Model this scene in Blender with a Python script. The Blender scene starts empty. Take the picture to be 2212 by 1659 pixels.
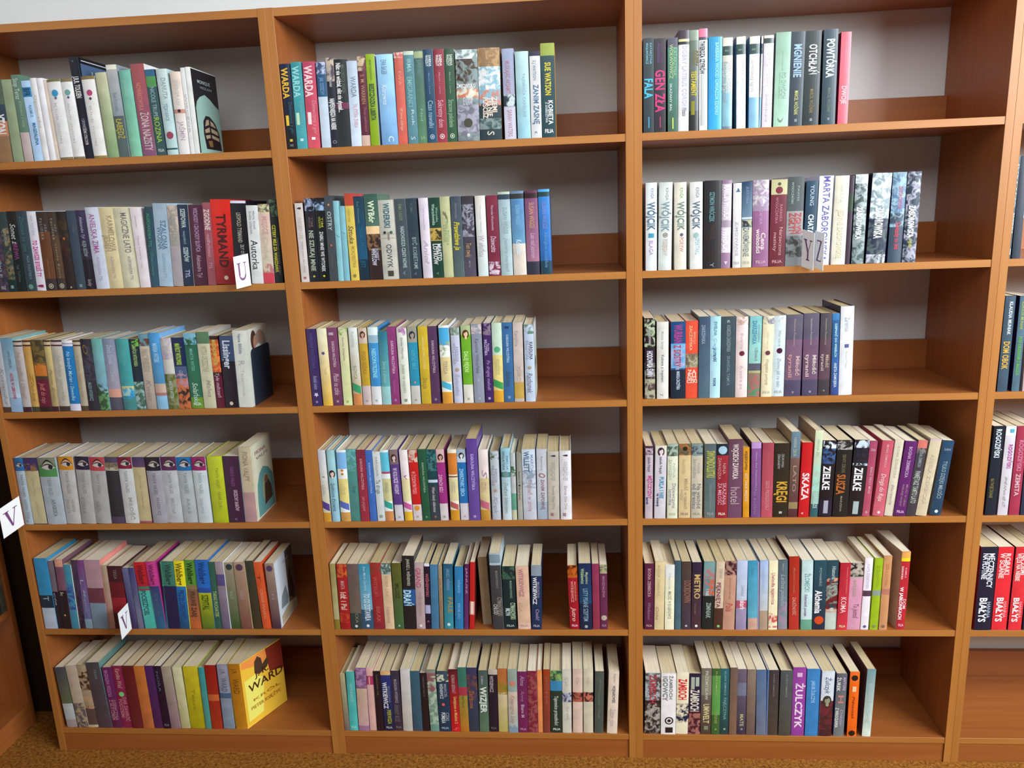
import bpy, math, random
from mathutils import Matrix, Vector
SC = bpy.context.scene
COL = SC.collection
# ------------------------------------------------------------------ camera
F_PX, CX, CY, CZ = 1677.2, -0.15155, -1.81105, 1.47264
R3 = Matrix(((0.9969026775, 0.0684761540, -0.0386790372), (-0.0753812161, 0.9721940170, -0.2217125739), (0.0224215042, 0.2239415314, 0.9743446344)))
CAMPOS = Vector((CX, CY, CZ))
right, fwd, up = Vector(R3[0]), Vector(R3[1]), Vector(R3[2])
cd = bpy.data.cameras.new('camera'); cam = bpy.data.objects.new('camera', cd); COL.objects.link(cam)
m = Matrix.Identity(4)
for i in range(3):
    m[i][0] = right[i]; m[i][1] = up[i]; m[i][2] = -fwd[i]; m[i][3] = CAMPOS[i]
cam.matrix_world = m
cd.sensor_width = 36.0; cd.lens = F_PX * 36.0 / 2212.0; cd.clip_start = 0.05
SC.camera = cam
# ------------------------------------------------------------------ world, lights, exposure
w = bpy.data.worlds.new('world'); SC.world = w; w.use_nodes = True
bgn = w.node_tree.nodes['Background']; bgn.inputs[0].default_value = (0.90, 0.95, 1.0, 1); bgn.inputs[1].default_value = 0.03
def area(name, loc, target, sx, sy, power, colr):
    l = bpy.data.lights.new(name, 'AREA'); l.shape = 'RECTANGLE'; l.size = sx; l.size_y = sy; l.energy = power; l.color = colr
    o = bpy.data.objects.new(name, l); COL.objects.link(o); o.location = loc
    o.rotation_euler = (Vector(target) - Vector(loc)).to_track_quat('-Z', 'Y').to_euler(); return o
area('window_light', (3.0, -2.0, 2.34), (-0.1, 0.1, 1.62), 2.5, 1.0, 238, (0.90, 0.96, 1.0))
area('ceiling_light', (0.4, -1.9, 2.6), (0.1, 0.1, 1.75), 3.0, 1.0, 38, (0.97, 0.98, 1.0))  # added soft fill from above, in place of bounce off an unbuilt ceiling
SC.view_settings.view_transform = 'Standard'; SC.view_settings.look = 'None'; SC.view_settings.gamma = 1
SC.view_settings.use_curve_mapping = False; SC.view_settings.exposure = 0.0
# ------------------------------------------------------------------ helpers
def lin(c):
    return c / 12.92 if c <= 0.04045 else ((c + 0.055) / 1.055) ** 2.4
def hexc(h, g=1.0):
    if len(h) == 3: h = ''.join(c * 2 for c in h)
    h = h[:6]
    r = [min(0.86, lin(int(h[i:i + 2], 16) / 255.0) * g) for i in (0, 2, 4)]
    return (r[0], r[1], r[2])
def newmat(name, rough=0.5, base=(0.5, 0.5, 0.5), spec=0.5):
    mt = bpy.data.materials.new(name); mt.use_nodes = True
    b = mt.node_tree.nodes['Principled BSDF']
    b.inputs['Base Color'].default_value = (*base, 1); b.inputs['Roughness'].default_value = rough
    b.inputs['Specular IOR Level'].default_value = spec
    return mt, mt.node_tree.nodes, mt.node_tree.links, b
def wood(name, c1, c2, axis, rough=0.42):
    mt, N, L, b = newmat(name, rough)
    tc = N.new('ShaderNodeTexCoord'); mp = N.new('ShaderNodeMapping')
    s = [60, 60, 60]; s[axis] = 2.2
    mp.inputs['Scale'].default_value = s
    L.new(tc.outputs['Object'], mp.inputs[0])
    n = N.new('ShaderNodeTexNoise'); n.inputs['Scale'].default_value = 1.0; n.inputs['Detail'].default_value = 5; n.inputs['Roughness'].default_value = 0.6
    L.new(mp.outputs[0], n.inputs[0])
    mp2 = N.new('ShaderNodeMapping'); s2 = [7, 7, 7]; s2[axis] = 0.7; mp2.inputs['Scale'].default_value = s2
    L.new(tc.outputs['Object'], mp2.inputs[0])
    n2 = N.new('ShaderNodeTexNoise'); n2.inputs['Scale'].default_value = 1.0; n2.inputs['Detail'].default_value = 2
    L.new(mp2.outputs[0], n2.inputs[0])
    ad = N.new('ShaderNodeMath'); ad.operation = 'ADD'; L.new(n.outputs[0], ad.inputs[0]); L.new(n2.outputs[0], ad.inputs[1])
    cr = N.new('ShaderNodeValToRGB'); cr.color_ramp.elements[0].position = 0.75; cr.color_ramp.elements[1].position = 1.25
    cr.color_ramp.elements[0].color = (*c1, 1); cr.color_ramp.elements[1].color = (*c2, 1)
    hv = N.new('ShaderNodeMath'); hv.operation = 'MULTIPLY'; hv.inputs[1].default_value = 1.0
    L.new(ad.outputs[0], hv.inputs[0])
    mr = N.new('ShaderNodeMapRange'); mr.inputs[1].default_value = 0.7; mr.inputs[2].default_value = 1.3
    L.new(hv.outputs[0], mr.inputs[0]); cr.color_ramp.elements[0].position = 0.0; cr.color_ramp.elements[1].position = 1.0
    L.new(mr.outputs[0], cr.inputs[0]); L.new(cr.outputs[0], b.inputs['Base Color'])
    bp = N.new('ShaderNodeBump'); bp.inputs['Strength'].default_value = 0.06; bp.inputs['Distance'].default_value = 0.001
    L.new(n.outputs[0], bp.inputs['Height']); L.new(bp.outputs[0], b.inputs['Normal'])
    return mt
WA, WB = (0.285, 0.084, 0.018), (0.38, 0.122, 0.028)
M_WOOD_Z = wood('alder_veneer_upright', WA, WB, 2)
M_EDGE_Z = wood('edge_band_upright', (0.36, 0.135, 0.026), (0.46, 0.19, 0.040), 2)
M_EDGE_X = wood('edge_band_shelf', (0.36, 0.135, 0.026), (0.46, 0.19, 0.040), 0)
M_WOOD_X = wood('alder_veneer_shelf', WA, WB, 0)
M_WOOD_Y = wood('alder_veneer_side_shelf', WA, WB, 1)
def plaster():
    mt, N, L, b = newmat('white_plaster', 0.85, (0.72, 0.73, 0.72), 0.2)
    tc = N.new('ShaderNodeTexCoord'); n = N.new('ShaderNodeTexNoise'); n.inputs['Scale'].default_value = 180; n.inputs['Detail'].default_value = 4
    L.new(tc.outputs['Object'], n.inputs[0])
    bp = N.new('ShaderNodeBump'); bp.inputs['Strength'].default_value = 0.15; bp.inputs['Distance'].default_value = 0.001
    L.new(n.outputs[0], bp.inputs['Height']); L.new(bp.outputs[0], b.inputs['Normal'])
    return mt
M_WALL = plaster()
def carpet():
    mt, N, L, b = newmat('speckled_brown_carpet', 0.95, (0.3, 0.13, 0.03), 0.1)
    tc = N.new('ShaderNodeTexCoord'); n = N.new('ShaderNodeTexNoise'); n.inputs['Scale'].default_value = 130; n.inputs['Detail'].default_value = 6; n.inputs['Roughness'].default_value = 0.75
    L.new(tc.outputs['Object'], n.inputs[0])
    cr = N.new('ShaderNodeValToRGB'); e = cr.color_ramp.elements
    e[0].position = 0.36; e[0].color = (0.12, 0.038, 0.005, 1); e[1].position = 0.62; e[1].color = (0.44, 0.18, 0.032, 1)
    L.new(n.outputs[0], cr.inputs[0]); L.new(cr.outputs[0], b.inputs['Base Color'])
    bp = N.new('ShaderNodeBump'); bp.inputs['Strength'].default_value = 0.6; bp.inputs['Distance'].default_value = 0.004
    L.new(n.outputs[0], bp.inputs['Height']); L.new(bp.outputs[0], b.inputs['Normal'])
    return mt
M_CARPET = carpet()
def printed():
    mt, N, L, b = newmat('printed_cover_card', 0.36)
    a1 = N.new('ShaderNodeAttribute'); a1.attribute_name = 'ink'
    a2 = N.new('ShaderNodeAttribute'); a2.attribute_name = 'art'
    tc = N.new('ShaderNodeTexCoord'); oi = N.new('ShaderNodeObjectInfo')
    vm = N.new('ShaderNodeVectorMath'); vm.operation = 'SCALE'; vm.inputs['Scale'].default_value = 1.0
    cb = N.new('ShaderNodeCombineXYZ'); mu = N.new('ShaderNodeMath'); mu.operation = 'MULTIPLY'; mu.inputs[1].default_value = 7.0
    L.new(oi.outputs['Random'], mu.inputs[0]); L.new(mu.outputs[0], cb.inputs[0]); L.new(mu.outputs[0], cb.inputs[2])
    ad = N.new('ShaderNodeVectorMath'); ad.operation = 'ADD'; L.new(tc.outputs['Object'], ad.inputs[0]); L.new(cb.outputs[0], ad.inputs[1])
    n = N.new('ShaderNodeTexNoise'); n.inputs['Scale'].default_value = 75; n.inputs['Detail'].default_value = 3; n.inputs['Distortion'].default_value = 0.8
    L.new(ad.outputs[0], n.inputs[0])
    mr = N.new('ShaderNodeMapRange'); mr.inputs[1].default_value = 0.44; mr.inputs[2].default_value = 0.58
    L.new(n.outputs[0], mr.inputs[0])
    f = N.new('ShaderNodeMath'); f.operation = 'MULTIPLY'; L.new(mr.outputs[0], f.inputs[0]); L.new(a2.outputs['Alpha'], f.inputs[1])
    mx = N.new('ShaderNodeMix'); mx.data_type = 'RGBA'
    L.new(f.outputs[0], mx.inputs['Factor']); L.new(a1.outputs['Color'], mx.inputs['A']); L.new(a2.outputs['Color'], mx.inputs['B'])
    n3 = N.new('ShaderNodeTexNoise'); n3.inputs['Scale'].default_value = 35; n3.inputs['Detail'].default_value = 2
    L.new(ad.outputs[0], n3.inputs[0])
    mr3 = N.new('ShaderNodeMapRange'); mr3.inputs[1].default_value = 0.3; mr3.inputs[2].default_value = 0.7; mr3.inputs[3].default_value = 0.9; mr3.inputs[4].default_value = 1.1
    L.new(n3.outputs[0], mr3.inputs[0])
    ml = N.new('ShaderNodeVectorMath'); ml.operation = 'SCALE'
    L.new(mx.outputs['Result'], ml.inputs[0]); L.new(mr3.outputs[0], ml.inputs['Scale'])
    L.new(ml.outputs[0], b.inputs['Base Color'])
    return mt
M_PRINT = printed()
def inkmat():
    mt, N, L, b = newmat('spine_ink', 0.4)
    a1 = N.new('ShaderNodeAttribute'); a1.attribute_name = 'ink'; L.new(a1.outputs['Color'], b.inputs['Base Color'])
    return mt
M_INK = inkmat()
def pages():
    mt, N, L, b = newmat('paper_page_edges', 0.9, (0.7, 0.6, 0.42), 0.15)
    tc = N.new('ShaderNodeTexCoord'); mp = N.new('ShaderNodeMapping'); mp.inputs['Scale'].default_value = (900, 8, 8)
    oi = N.new('ShaderNodeObjectInfo')
    L.new(tc.outputs['Object'], mp.inputs[0])
    n = N.new('ShaderNodeTexNoise'); n.inputs['Scale'].default_value = 1.0; n.inputs['Detail'].default_value = 3
    L.new(mp.outputs[0], n.inputs[0])
    cr = N.new('ShaderNodeValToRGB'); e = cr.color_ramp.elements
    e[0].position = 0.3; e[0].color = (0.64, 0.51, 0.29, 1); e[1].position = 0.65; e[1].color = (0.84, 0.72, 0.46, 1)
    L.new(n.outputs[0], cr.inputs[0])
    hs = N.new('ShaderNodeHueSaturation'); mr = N.new('ShaderNodeMapRange'); mr.inputs[3].default_value = 0.78; mr.inputs[4].default_value = 1.12
    L.new(oi.outputs['Random'], mr.inputs[0]); L.new(mr.outputs[0], hs.inputs['Value'])
    mr2 = N.new('ShaderNodeMapRange'); mr2.inputs[3].default_value = 1.15; mr2.inputs[4].default_value = 0.6
    L.new(oi.outputs['Random'], mr2.inputs[0]); L.new(mr2.outputs[0], hs.inputs['Saturation'])
    L.new(cr.outputs[0], hs.inputs['Color']); L.new(hs.outputs[0], b.inputs['Base Color'])
    return mt
M_PAGES = pages()

def meshobj(name, V, Fc, mat, parent=None, cols=None, arts=None, smooth=None):
    me = bpy.data.meshes.new(name); me.from_pydata(V, [], Fc); me.materials.append(mat)
    if cols is not None:
        at = me.color_attributes.new('ink', 'FLOAT_COLOR', 'CORNER'); buf = []
        for fc in cols:
            for c in fc: buf += [c[0], c[1], c[2], 1.0]
        at.data.foreach_set('color', buf)
    if arts is not None:
        at = me.color_attributes.new('art', 'FLOAT_COLOR', 'CORNER'); buf = []
        for fc in arts:
            for c in fc: buf += list(c)
        at.data.foreach_set('color', buf)
    me.update()
    o = bpy.data.objects.new(name, me); COL.objects.link(o)
    if parent: o.parent = parent
    return o
def box(x0, y0, z0, x1, y1, z1, bev=0.0):
    """a box with small chamfers on all twelve edges"""
    if bev <= 0:
        V = [(x, y, z) for x in (x0, x1) for y in (y0, y1) for z in (z0, z1)]
        return V, [(0, 1, 3, 2), (4, 6, 7, 5), (0, 4, 5, 1), (2, 3, 7, 6), (0, 2, 6, 4), (1, 5, 7, 3)]
    import bmesh
    V, Fc = box(x0, y0, z0, x1, y1, z1); bm = bmesh.new(); vs = [bm.verts.new(v) for v in V]
    for f in Fc: bm.faces.new([vs[i] for i in f])
    bmesh.ops.bevel(bm, geom=list(bm.edges), offset=bev, segments=1, affect='EDGES')
    bmesh.ops.recalc_face_normals(bm, faces=bm.faces)
    bm.verts.index_update(); V = [tuple(v.co) for v in bm.verts]; Fc = [[v.index for v in f.verts] for f in bm.faces]; bm.free()
    return V, Fc
def boxobj(name, b, mat, parent=None, bev=0.0005, edge=None):
    V, Fc = box(*b, bev); o = meshobj(name, V, Fc, mat, parent)
    if edge:      # lighter veneer band glued on the front edge
        o.data.materials.append(edge)
        for p in o.data.polygons:
            if p.normal.y < -0.6: p.material_index = 1
    return o
def empty(name, loc, label, cat, group=None):
    o = bpy.data.objects.new(name, None); COL.objects.link(o); o.location = loc; o.empty_display_size = 0.02
    o['label'] = label; o['category'] = cat
    if group: o['group'] = group
    return o
def structure(o): o['kind'] = 'structure'; return o

# ------------------------------------------------------------------ the setting
WD, DEP, T = 0.80525, 0.2919, 0.018
SHELF = [1.62156, 1.31831, 1.01417, 0.70985, 0.40641, 0.10118]
TOPZ, FLOORZ = 1.92176, 0.030
structure(boxobj('floor', (-2.6, -4.0, FLOORZ - 0.05, 3.2, 0.45, FLOORZ), M_CARPET, None, 0))
structure(boxobj('wall_back', (-2.6, DEP + 0.003, FLOORZ, 3.2, DEP + 0.13, 2.75), M_WALL, None, 0))
structure(boxobj('wall_left', (-2.2, -3.2, FLOORZ, -2.085, DEP + 0.003, 2.75), M_WALL, None, 0))
M_GAP_SHADE = wood('gap_shade_brown', (0.030, 0.016, 0.010), (0.045, 0.026, 0.016), 2)
structure(boxobj('gap_shade_board_1', (-2.084, 0.17, FLOORZ, -2 * WD - 0.001, 0.182, TOPZ), M_GAP_SHADE, None, 0.0005))  # added board, its dark colour stands in for the shade in the corner gap
def bookcase(x0, label, shelves=SHELF):
    e = empty('bookcase', (x0, 0, FLOORZ), label, 'bookcase')
    def P(nm, b, mt):
        boxobj(nm, (b[0] - x0, b[1], b[2] - FLOORZ, b[3] - x0, b[4], b[5] - FLOORZ), mt, e, 0.0004, None if nm in ('back_rail', 'plinth') else (M_EDGE_Z if mt is M_WOOD_Z else M_EDGE_X))
    x1 = x0 + WD - 0.0001
    P('side_panel', (x0 + 0.0001, 0, FLOORZ, x0 + T, DEP, TOPZ), M_WOOD_Z)
    P('side_panel', (x1 - T, 0, FLOORZ, x1, DEP, TOPZ), M_WOOD_Z)
    a, b = x0 + T + 0.0001, x1 - T - 0.0001
    P('top_panel', (a, 0.0005, TOPZ - T, b, DEP, TOPZ - 0.0005), M_WOOD_X)
    for i, z in enumerate(shelves):
        P('shelf', (a, 0.0012, z - 0.0165, b, DEP, z), M_WOOD_X)
        P('back_rail', (a, DEP - 0.016, z + 0.0002, b, DEP, z + 0.078), M_WOOD_X)
    P('plinth', (a, 0.0035, FLOORZ, b, 0.0215, shelves[-1] - 0.0167), M_WOOD_X)
    return e
bookcase(-2 * WD, 'alder-brown bookcase at left, six rows of books, two white V cards on its shelves')
bookcase(-1 * WD, 'alder-brown bookcase in the middle, right ends of most shelves empty')
bookcase(0, 'alder-brown bookcase right of centre, wide empty ends on its shelves')
bookcase(WD, 'alder-brown bookcase cut off by right edge of the photo')

# a further bookcase along the left wall, turned to face right, seen only at the lower left edge
LX, LY1, LY0 = -1.765, 0.122, -0.683
sb = empty('bookcase', (LX, LY1, FLOORZ), 'brown bookcase along the left wall, dark, only its lower end visible', 'bookcase')
def SP(nm, b, mt): boxobj(nm, (b[0] - LX, b[1] - LY1, b[2] - FLOORZ, b[3] - LX, b[4] - LY1, b[5] - FLOORZ), mt, sb)
SP('side_panel', (LX - DEP, LY1 - T, FLOORZ, LX, LY1, TOPZ), M_WOOD_Z)
SP('side_panel', (LX - DEP, LY0, FLOORZ, LX, LY0 + T, TOPZ), M_WOOD_Z)
SP('top_panel', (LX - DEP, LY0 + T + 0.0001, TOPZ - T, LX - 0.0005, LY1 - T - 0.0001, TOPZ), M_WOOD_Y)
for z in SHELF:
    SP('shelf', (LX - DEP, LY0 + T + 0.0001, z - 0.0165, LX - 0.001, LY1 - T - 0.0001, z), M_WOOD_Y)
    SP('back_rail', (LX - DEP, LY0 + T + 0.0001, z + 0.0002, LX - DEP + 0.016, LY1 - T - 0.0001, z + 0.078), M_WOOD_Y)
SP('plinth', (LX - 0.0215, LY0 + T + 0.0001, FLOORZ, LX - 0.0035, LY1 - T - 0.0001, SHELF[-1] - 0.0167), M_WOOD_Y)

# ------------------------------------------------------------------ glyph cache
GL = {}
cu = bpy.data.curves.new('glyph', 'FONT'); cu.size = 1.0; cu.resolution_u = 2
go = bpy.data.objects.new('glyph', cu); COL.objects.link(go)
def _measure(s, bold):
    cu.body = s; cu.offset = 0.03 if bold else 0.006
    dg = bpy.context.evaluated_depsgraph_get(); dg.update(); ev = go.evaluated_get(dg)
    me = ev.to_mesh(); V = [tuple(v.co)[:2] for v in me.vertices]; me.calc_loop_triangles()
    Fc = [tuple(t.vertices) for t in me.loop_triangles]; ev.to_mesh_clear()
    return V, Fc
def _wid(s, bold):
    V, _ = _measure(s, bold); xs = [v[0] for v in V]; return max(xs) - min(xs)
HHW = {}
def glyph(c, bold):
    k = (c, bold)
    if k not in GL:
        if c == ' ': GL[k] = ([], [], 0.30); return GL[k]
        V, Fc = _measure(c, bold)
        if not HHW: HHW[0] = _wid('HH', False)
        cu.offset = 0
        adv = _wid('H' + c + 'H', False) - HHW[0]
        GL[k] = (V, Fc, adv)
    return GL[k]
def layout(txt, bold, ital):
    V, Fc, x = [], [], 0.0
    for c in txt:
        gv, gf, adv = glyph(c, bold); b = len(V)
        V += [(x + p[0] + (0.25 * p[1] if ital else 0), p[1]) for p in gv]
        Fc += [tuple(i + b for i in f) for f in gf]; x += adv + (0.02 if bold else 0)
    return V, Fc, x
CAP = 0.70
# ------------------------------------------------------------------ projection of a pixel of the photo to the scene
def ray(px, py):
    return right * ((px - 1106) / F_PX) + fwd + up * (-(py - 829.5) / F_PX)
def on_y(px, py, Y):
    d = ray(px, py); t = (Y - CY) / d.y; return CAMPOS + d * t
def on_x(px, py, X):
    d = ray(px, py); t = (X - CX) / d.x; return CAMPOS + d * t
def x_on_shelf(px, Y, Z):
    # x such that the point (x, Y, Z) projects to column px
    def col(x):
        q = Vector((x, Y, Z)) - CAMPOS; return 1106 + F_PX * q.dot(right) / q.dot(fwd)
    a, b = -2.5, 2.5
    for _ in range(40):
        mid = (a + b) / 2
        if col(mid) < px: a = mid
        else: b = mid
    return (a + b) / 2
# ------------------------------------------------------------------ one book
ORD = ['', 'first', 'second', 'third', 'fourth', 'fifth', 'sixth', 'seventh', 'eighth', 'ninth', 'tenth', 'eleventh', 'twelfth', 'thirteenth', 'fourteenth', 'fifteenth',
       'sixteenth', 'seventeenth', 'eighteenth', 'nineteenth', 'twentieth', 'twenty-first', 'twenty-second', 'twenty-third', 'twenty-fourth', 'twenty-fifth', 'twenty-sixth',
       'twenty-seventh', 'twenty-eighth', 'twenty-ninth', 'thirtieth', 'thirty-first', 'thirty-second']
SHN = ['top shelf', 'second shelf', 'third shelf', 'fourth shelf', 'fifth shelf', 'bottom shelf']
BYN = ['left bookcase', 'middle bookcase', 'right bookcase', 'right-edge bookcase']
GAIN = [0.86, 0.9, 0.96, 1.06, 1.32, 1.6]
ROUND_SPINE = {(0,0):(5,6,8,9,11,12,14,17,18),(0,1):(10,17,18,20),(0,2):(4,5,6,7,8,9,10,11,12),(1,0):(10,11,12,13,15),(1,1):(5,6,10,13,15,18,20,21,22,23),(1,2):(1,2,3,4,5,6,7,9,14,16,17,18,19),(2,0):(3,4,6,7,8,9,11,12,13,16,17),(2,1):(2,5,6,7,8,10,14,15,19,22),(2,2):(2,6,8,10,11,16),(3,0):(1,3,4,5,6,8,10,11,12,13,14),(3,1):(1,2,3,8,10,15,18,19,20,21,26,27)}  # books given rounder spines and thicker boards
def parse_design(s, g):
    d = {'base': None, 'bands': [], 'arts': [], 'side': None, 'ov': [], 'diag': [], 'rec': 0.0, 'fan': 0.0, 'head': [], 'eye': []}
    for t in s.split():
        if t[0] == '@' or t[0] == '*':
            rg, c = t[1:].split(':'); a, b = [float(v) if v else 0.0 for v in rg.split(',')]
            cc = c.split('>'); cc = [hexc(q, g) for q in cc]; cc = cc * 2 if len(cc) == 1 else cc
            (d['bands'] if t[0] == '@' else d['arts']).append((a, b, cc[0], cc[1]))
        elif t.startswith('s:'): d['side'] = hexc(t[2:], g)
        elif t.startswith('y:'): d['rec'] = float(t[2:]) / 1000
        elif t.startswith('f:'): d['fan'] = float(t[2:])
        elif t.startswith('p:'): a, r, c1, c2 = t[2:].split(','); d['head'].append((float(a), float(r), hexc(c1, g), hexc(c2, g)))
        elif t.startswith('i:'): a, c = t[2:].split(','); d['eye'].append((float(a), hexc(c, g)))
        elif t.startswith('o:'): a, r, c = t[2:].split(','); d['ov'].append((float(a), float(r), hexc(c, g)))
        elif t.startswith('d:'): a, b, c = t[2:].split(','); d['diag'].append((float(a), float(b), hexc(c, g)))
        else:
            cc = [hexc(q, g) for q in t.split('>')]; d['base'] = cc * 2 if len(cc) == 1 else cc
    return d
def mixc(a, b, t): return tuple(a[i] + (b[i] - a[i]) * t for i in range(3))
class Print:
    def __init__(s): s.V, s.F, s.C = [], [], []
    def add(s, V, Fc, c):
        b = len(s.V); s.V += V; s.F += [tuple(i + b for i in f) for f in Fc]; s.C += [[c] * len(f) for f in Fc]
def make_book(w, h, dep, d, texts, round_spine, sideart=None, g=1.0):
    bul = min(0.0012, 0.045 * w) if not round_spine else min(0.0024, 0.09 * w)
    tt = 0.0005 if not round_spine else min(0.0017, w * 0.12)
    def yc(x): u = (x / w) * 2 - 1; return -bul * (1 - u * u)
    NX = 6
    # rows of the spine
    cuts = {0.0, 1.0}
    for a, b, *_ in d['bands'] + d['arts']: cuts |= {min(max(a, 0), 1), min(max(b, 0), 1)}
    for k in range(1, 5): cuts.add(k / 5)
    cuts = sorted(cuts)
    V, Fc, C, A = [], [], [], []
    def colr(v, mid):
        top = (0.0, 1.0, d['base'][0], d['base'][1])
        for bnd in d['bands']:
            if bnd[0] <= mid <= bnd[1]: top = bnd
        a, b, c0, c1 = top
        return mixc(c0, c1, (v - a) / max(1e-6, b - a))
    def art(mid):
        r = (0, 0, 0, 0)
        for a, b, c0, c1 in d['arts']:
            if a <= mid <= b: r = (*c0, 1.0)
        return r
    side = d['side'] or mixc(d['base'][0], d['base'][1], 0.5)
    prof = [(i * w / NX, yc(i * w / NX)) for i in range(NX + 1)]
    yb = dep
    outer = [(0.0, yb)] + prof + [(w, yb)]
    inner = [(tt, yb), (tt, 0.002)] + [(w - tt, 0.002), (w - tt, yb)]
    # outer skin: left board, spine columns, right board
    for i in range(len(outer) - 1):
        for k in range(len(cuts) - 1):
            v0, v1 = cuts[k], cuts[k + 1]; mid = (v0 + v1) / 2
            b = len(V)
            (xa, ya), (xb, ybb) = outer[i], outer[i + 1]
            V += [(xa, ya, h * (1 - v1)), (xb, ybb, h * (1 - v1)), (xb, ybb, h * (1 - v0)), (xa, ya, h * (1 - v0))]
            Fc.append((b, b + 1, b + 2, b + 3))
            if 0 < i < len(outer) - 2:
                c0, c1 = colr(v0, mid), colr(v1, mid); C.append([c1, c1, c0, c0]); A.append([art(mid)] * 4)
            else:
                C.append([side] * 4); A.append([(0, 0, 0, 0)] * 4)
    # inner skin
    for i in range(3):
        b = len(V); (xa, ya), (xb, ybb) = inner[i], inner[i + 1]
        V += [(xa, ya, 0), (xb, ybb, 0), (xb, ybb, h), (xa, ya, h)]; Fc.append((b + 3, b + 2, b + 1, b)); C.append([side] * 4); A.append([(0, 0, 0, 0)] * 4)
    # top and bottom rims
    for z, fl in ((h, 0), (0, 1)):
        tc = colr(0 if z else 1, 0.001 if z else 0.999)
        quads = [[(0, yb), (0, 0), (tt, 0.002), (tt, yb)], [(w - tt, yb), (w - tt, 0.002), (w, 0), (w, yb)]]
        for q in quads:
            b = len(V); V += [(x, y, z) for x, y in q]; f = (b, b + 1, b + 2, b + 3); Fc.append(f if not fl else f[::-1]); C.append([side] * 4); A.append([(0, 0, 0, 0)] * 4)
        for i in range(NX):
            b = len(V); x0, x1 = prof[i][0], prof[i + 1][0]
            q = [(x0, prof[i][1]), (x1, prof[i + 1][1]), (min(max(x1, tt), w - tt), 0.002), (min(max(x0, tt), w - tt), 0.002)]
            V += [(x, y, z) for x, y in q]; f = (b, b + 1, b + 2, b + 3); Fc.append(f if not fl else f[::-1]); C.append([tc] * 4); A.append([(0, 0, 0, 0)] * 4)
    for x0, x1 in ((0, tt), (w - tt, w)):
        b = len(V); V += [(x0, yb, 0), (x0, yb, h), (x1, yb, h), (x1, yb, 0)]; Fc.append((b, b + 1, b + 2, b + 3)); C.append([side] * 4); A.append([(0, 0, 0, 0)] * 4)
    cover = (V, Fc, C, A)
    drop = 0.0004 if not round_spine else 0.0018
    pg = box(tt + 0.0001, 0.0022, drop, w - tt - 0.0001, dep - (0.0006 if not round_spine else 0.003), h - drop, 0)
    P = Print(); Q = Print(); tgt = Q; EP = 0.0004
    def put(V2, F2, c): tgt.add([(x, yc(min(max(x, 0), w)) - EP, z) for x, z in V2], F2, c)
    def strips(xs, top, bot, c):   # quads between top(x) and bot(x)
        V2, F2 = [], []
        for x in xs: V2 += [(x, bot(x)), (x, top(x))]
        for i in range(len(xs) - 1): F2.append((2 * i, 2 * i + 2, 2 * i + 3, 2 * i + 1))
        put(V2, F2, c)
    for a, r, c in d['ov']:
        cz, R = h * (1 - a), r * w; R = min(R, 0.47 * w)
        xs = [w / 2 - R * math.cos(math.pi * i / 8) for i in range(9)]
        hh = lambda x: math.sqrt(max(0, R * R - (x - w / 2) ** 2)) * (1.0)
        strips(xs, lambda x: cz + hh(x), lambda x: cz - hh(x), c); EP += 0.00008
    for a, b, c in d['diag']:
        xs = [0.04 * w + 0.92 * w * i / 6 for i in range(7)]; sl = 0.055 * h
        strips(xs, lambda x: h * (1 - a) - sl * x / w, lambda x: h * (1 - b) - sl * x / w, c)
    for a, c in d['eye']:      # an eye under a raised brow printed across the spine head
        cz = h * (1 - a); sk = mixc(c, (0.7, 0.6, 0.5), .55)
        xs = [w * (.18 + .78 * i / 8) for i in range(9)]; u = lambda x: math.sin(math.pi * min(1, max(0, (x / w - .18) / .78)))
        strips(xs, lambda x: cz + .30 * w * u(x) + .01 * w, lambda x: cz - .13 * w * u(x), sk); EP += .0001
        strips(xs, lambda x: cz + .17 * w * u(x), lambda x: cz - .10 * w * u(x), (0.55, 0.53, 0.5)); EP += .0001
        xs2 = [w * (.58 + .26 * i / 6) for i in range(7)]; q = lambda x: .13 * w * math.sqrt(max(0, 1 - ((x / w - .71) / .13) ** 2))
        strips(xs2, lambda x: cz + .03 * w + q(x), lambda x: cz + .03 * w - q(x), (0.02, 0.02, 0.03))
        strips(xs, lambda x: cz + .2 * w * u(x) + .015 * w, lambda x: cz + .15 * w * u(x), (0.015, 0.01, 0.012))
        strips(xs, lambda x: cz + .42 * w * u(x) + .03 * w, lambda x: cz + .36 * w * u(x), (0.03, 0.02, 0.02))
    for a, r, hair, skin in d['head']:
        cz, R = h * (1 - a), min(r * w, 0.44 * w); cxp = w / 2
        def blob(x0, z0, rx, rz, c, n=10):
            xs = [x0 - rx * math.cos(math.pi * i / n) for i in range(n + 1)]
            xs = [min(max(x, 0.0004), w - 0.0004) for x in xs]
            hh = lambda x: rz * math.sqrt(max(0, 1 - ((x - x0) / rx) ** 2))
            strips(xs, lambda x: z0 + hh(x), lambda x: z0 - hh(x), c)
        blob(cxp, cz - R * .25, R * 1.0, R * 1.35, hair); EP += .0001
        blob(cxp + R * .05, cz - R * 1.35, R * .38, R * .5, skin)
        blob(cxp + R * .05, cz - R * .25, R * .6, R * .82, skin); EP += .0001
        blob(cxp - R * .3, cz + R * .5, R * .5, R * .35, hair, 6)
        for sx in (-.2, .3): blob(cxp + R * sx, cz - R * .1, R * .11, R * .06, hair, 4)
        blob(cxp + R * .05, cz - R * .62, R * .18, R * .07, mixc(skin, (0.35, .03, .04), .7), 4)
    EP = 0.00055; tgt = P
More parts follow.
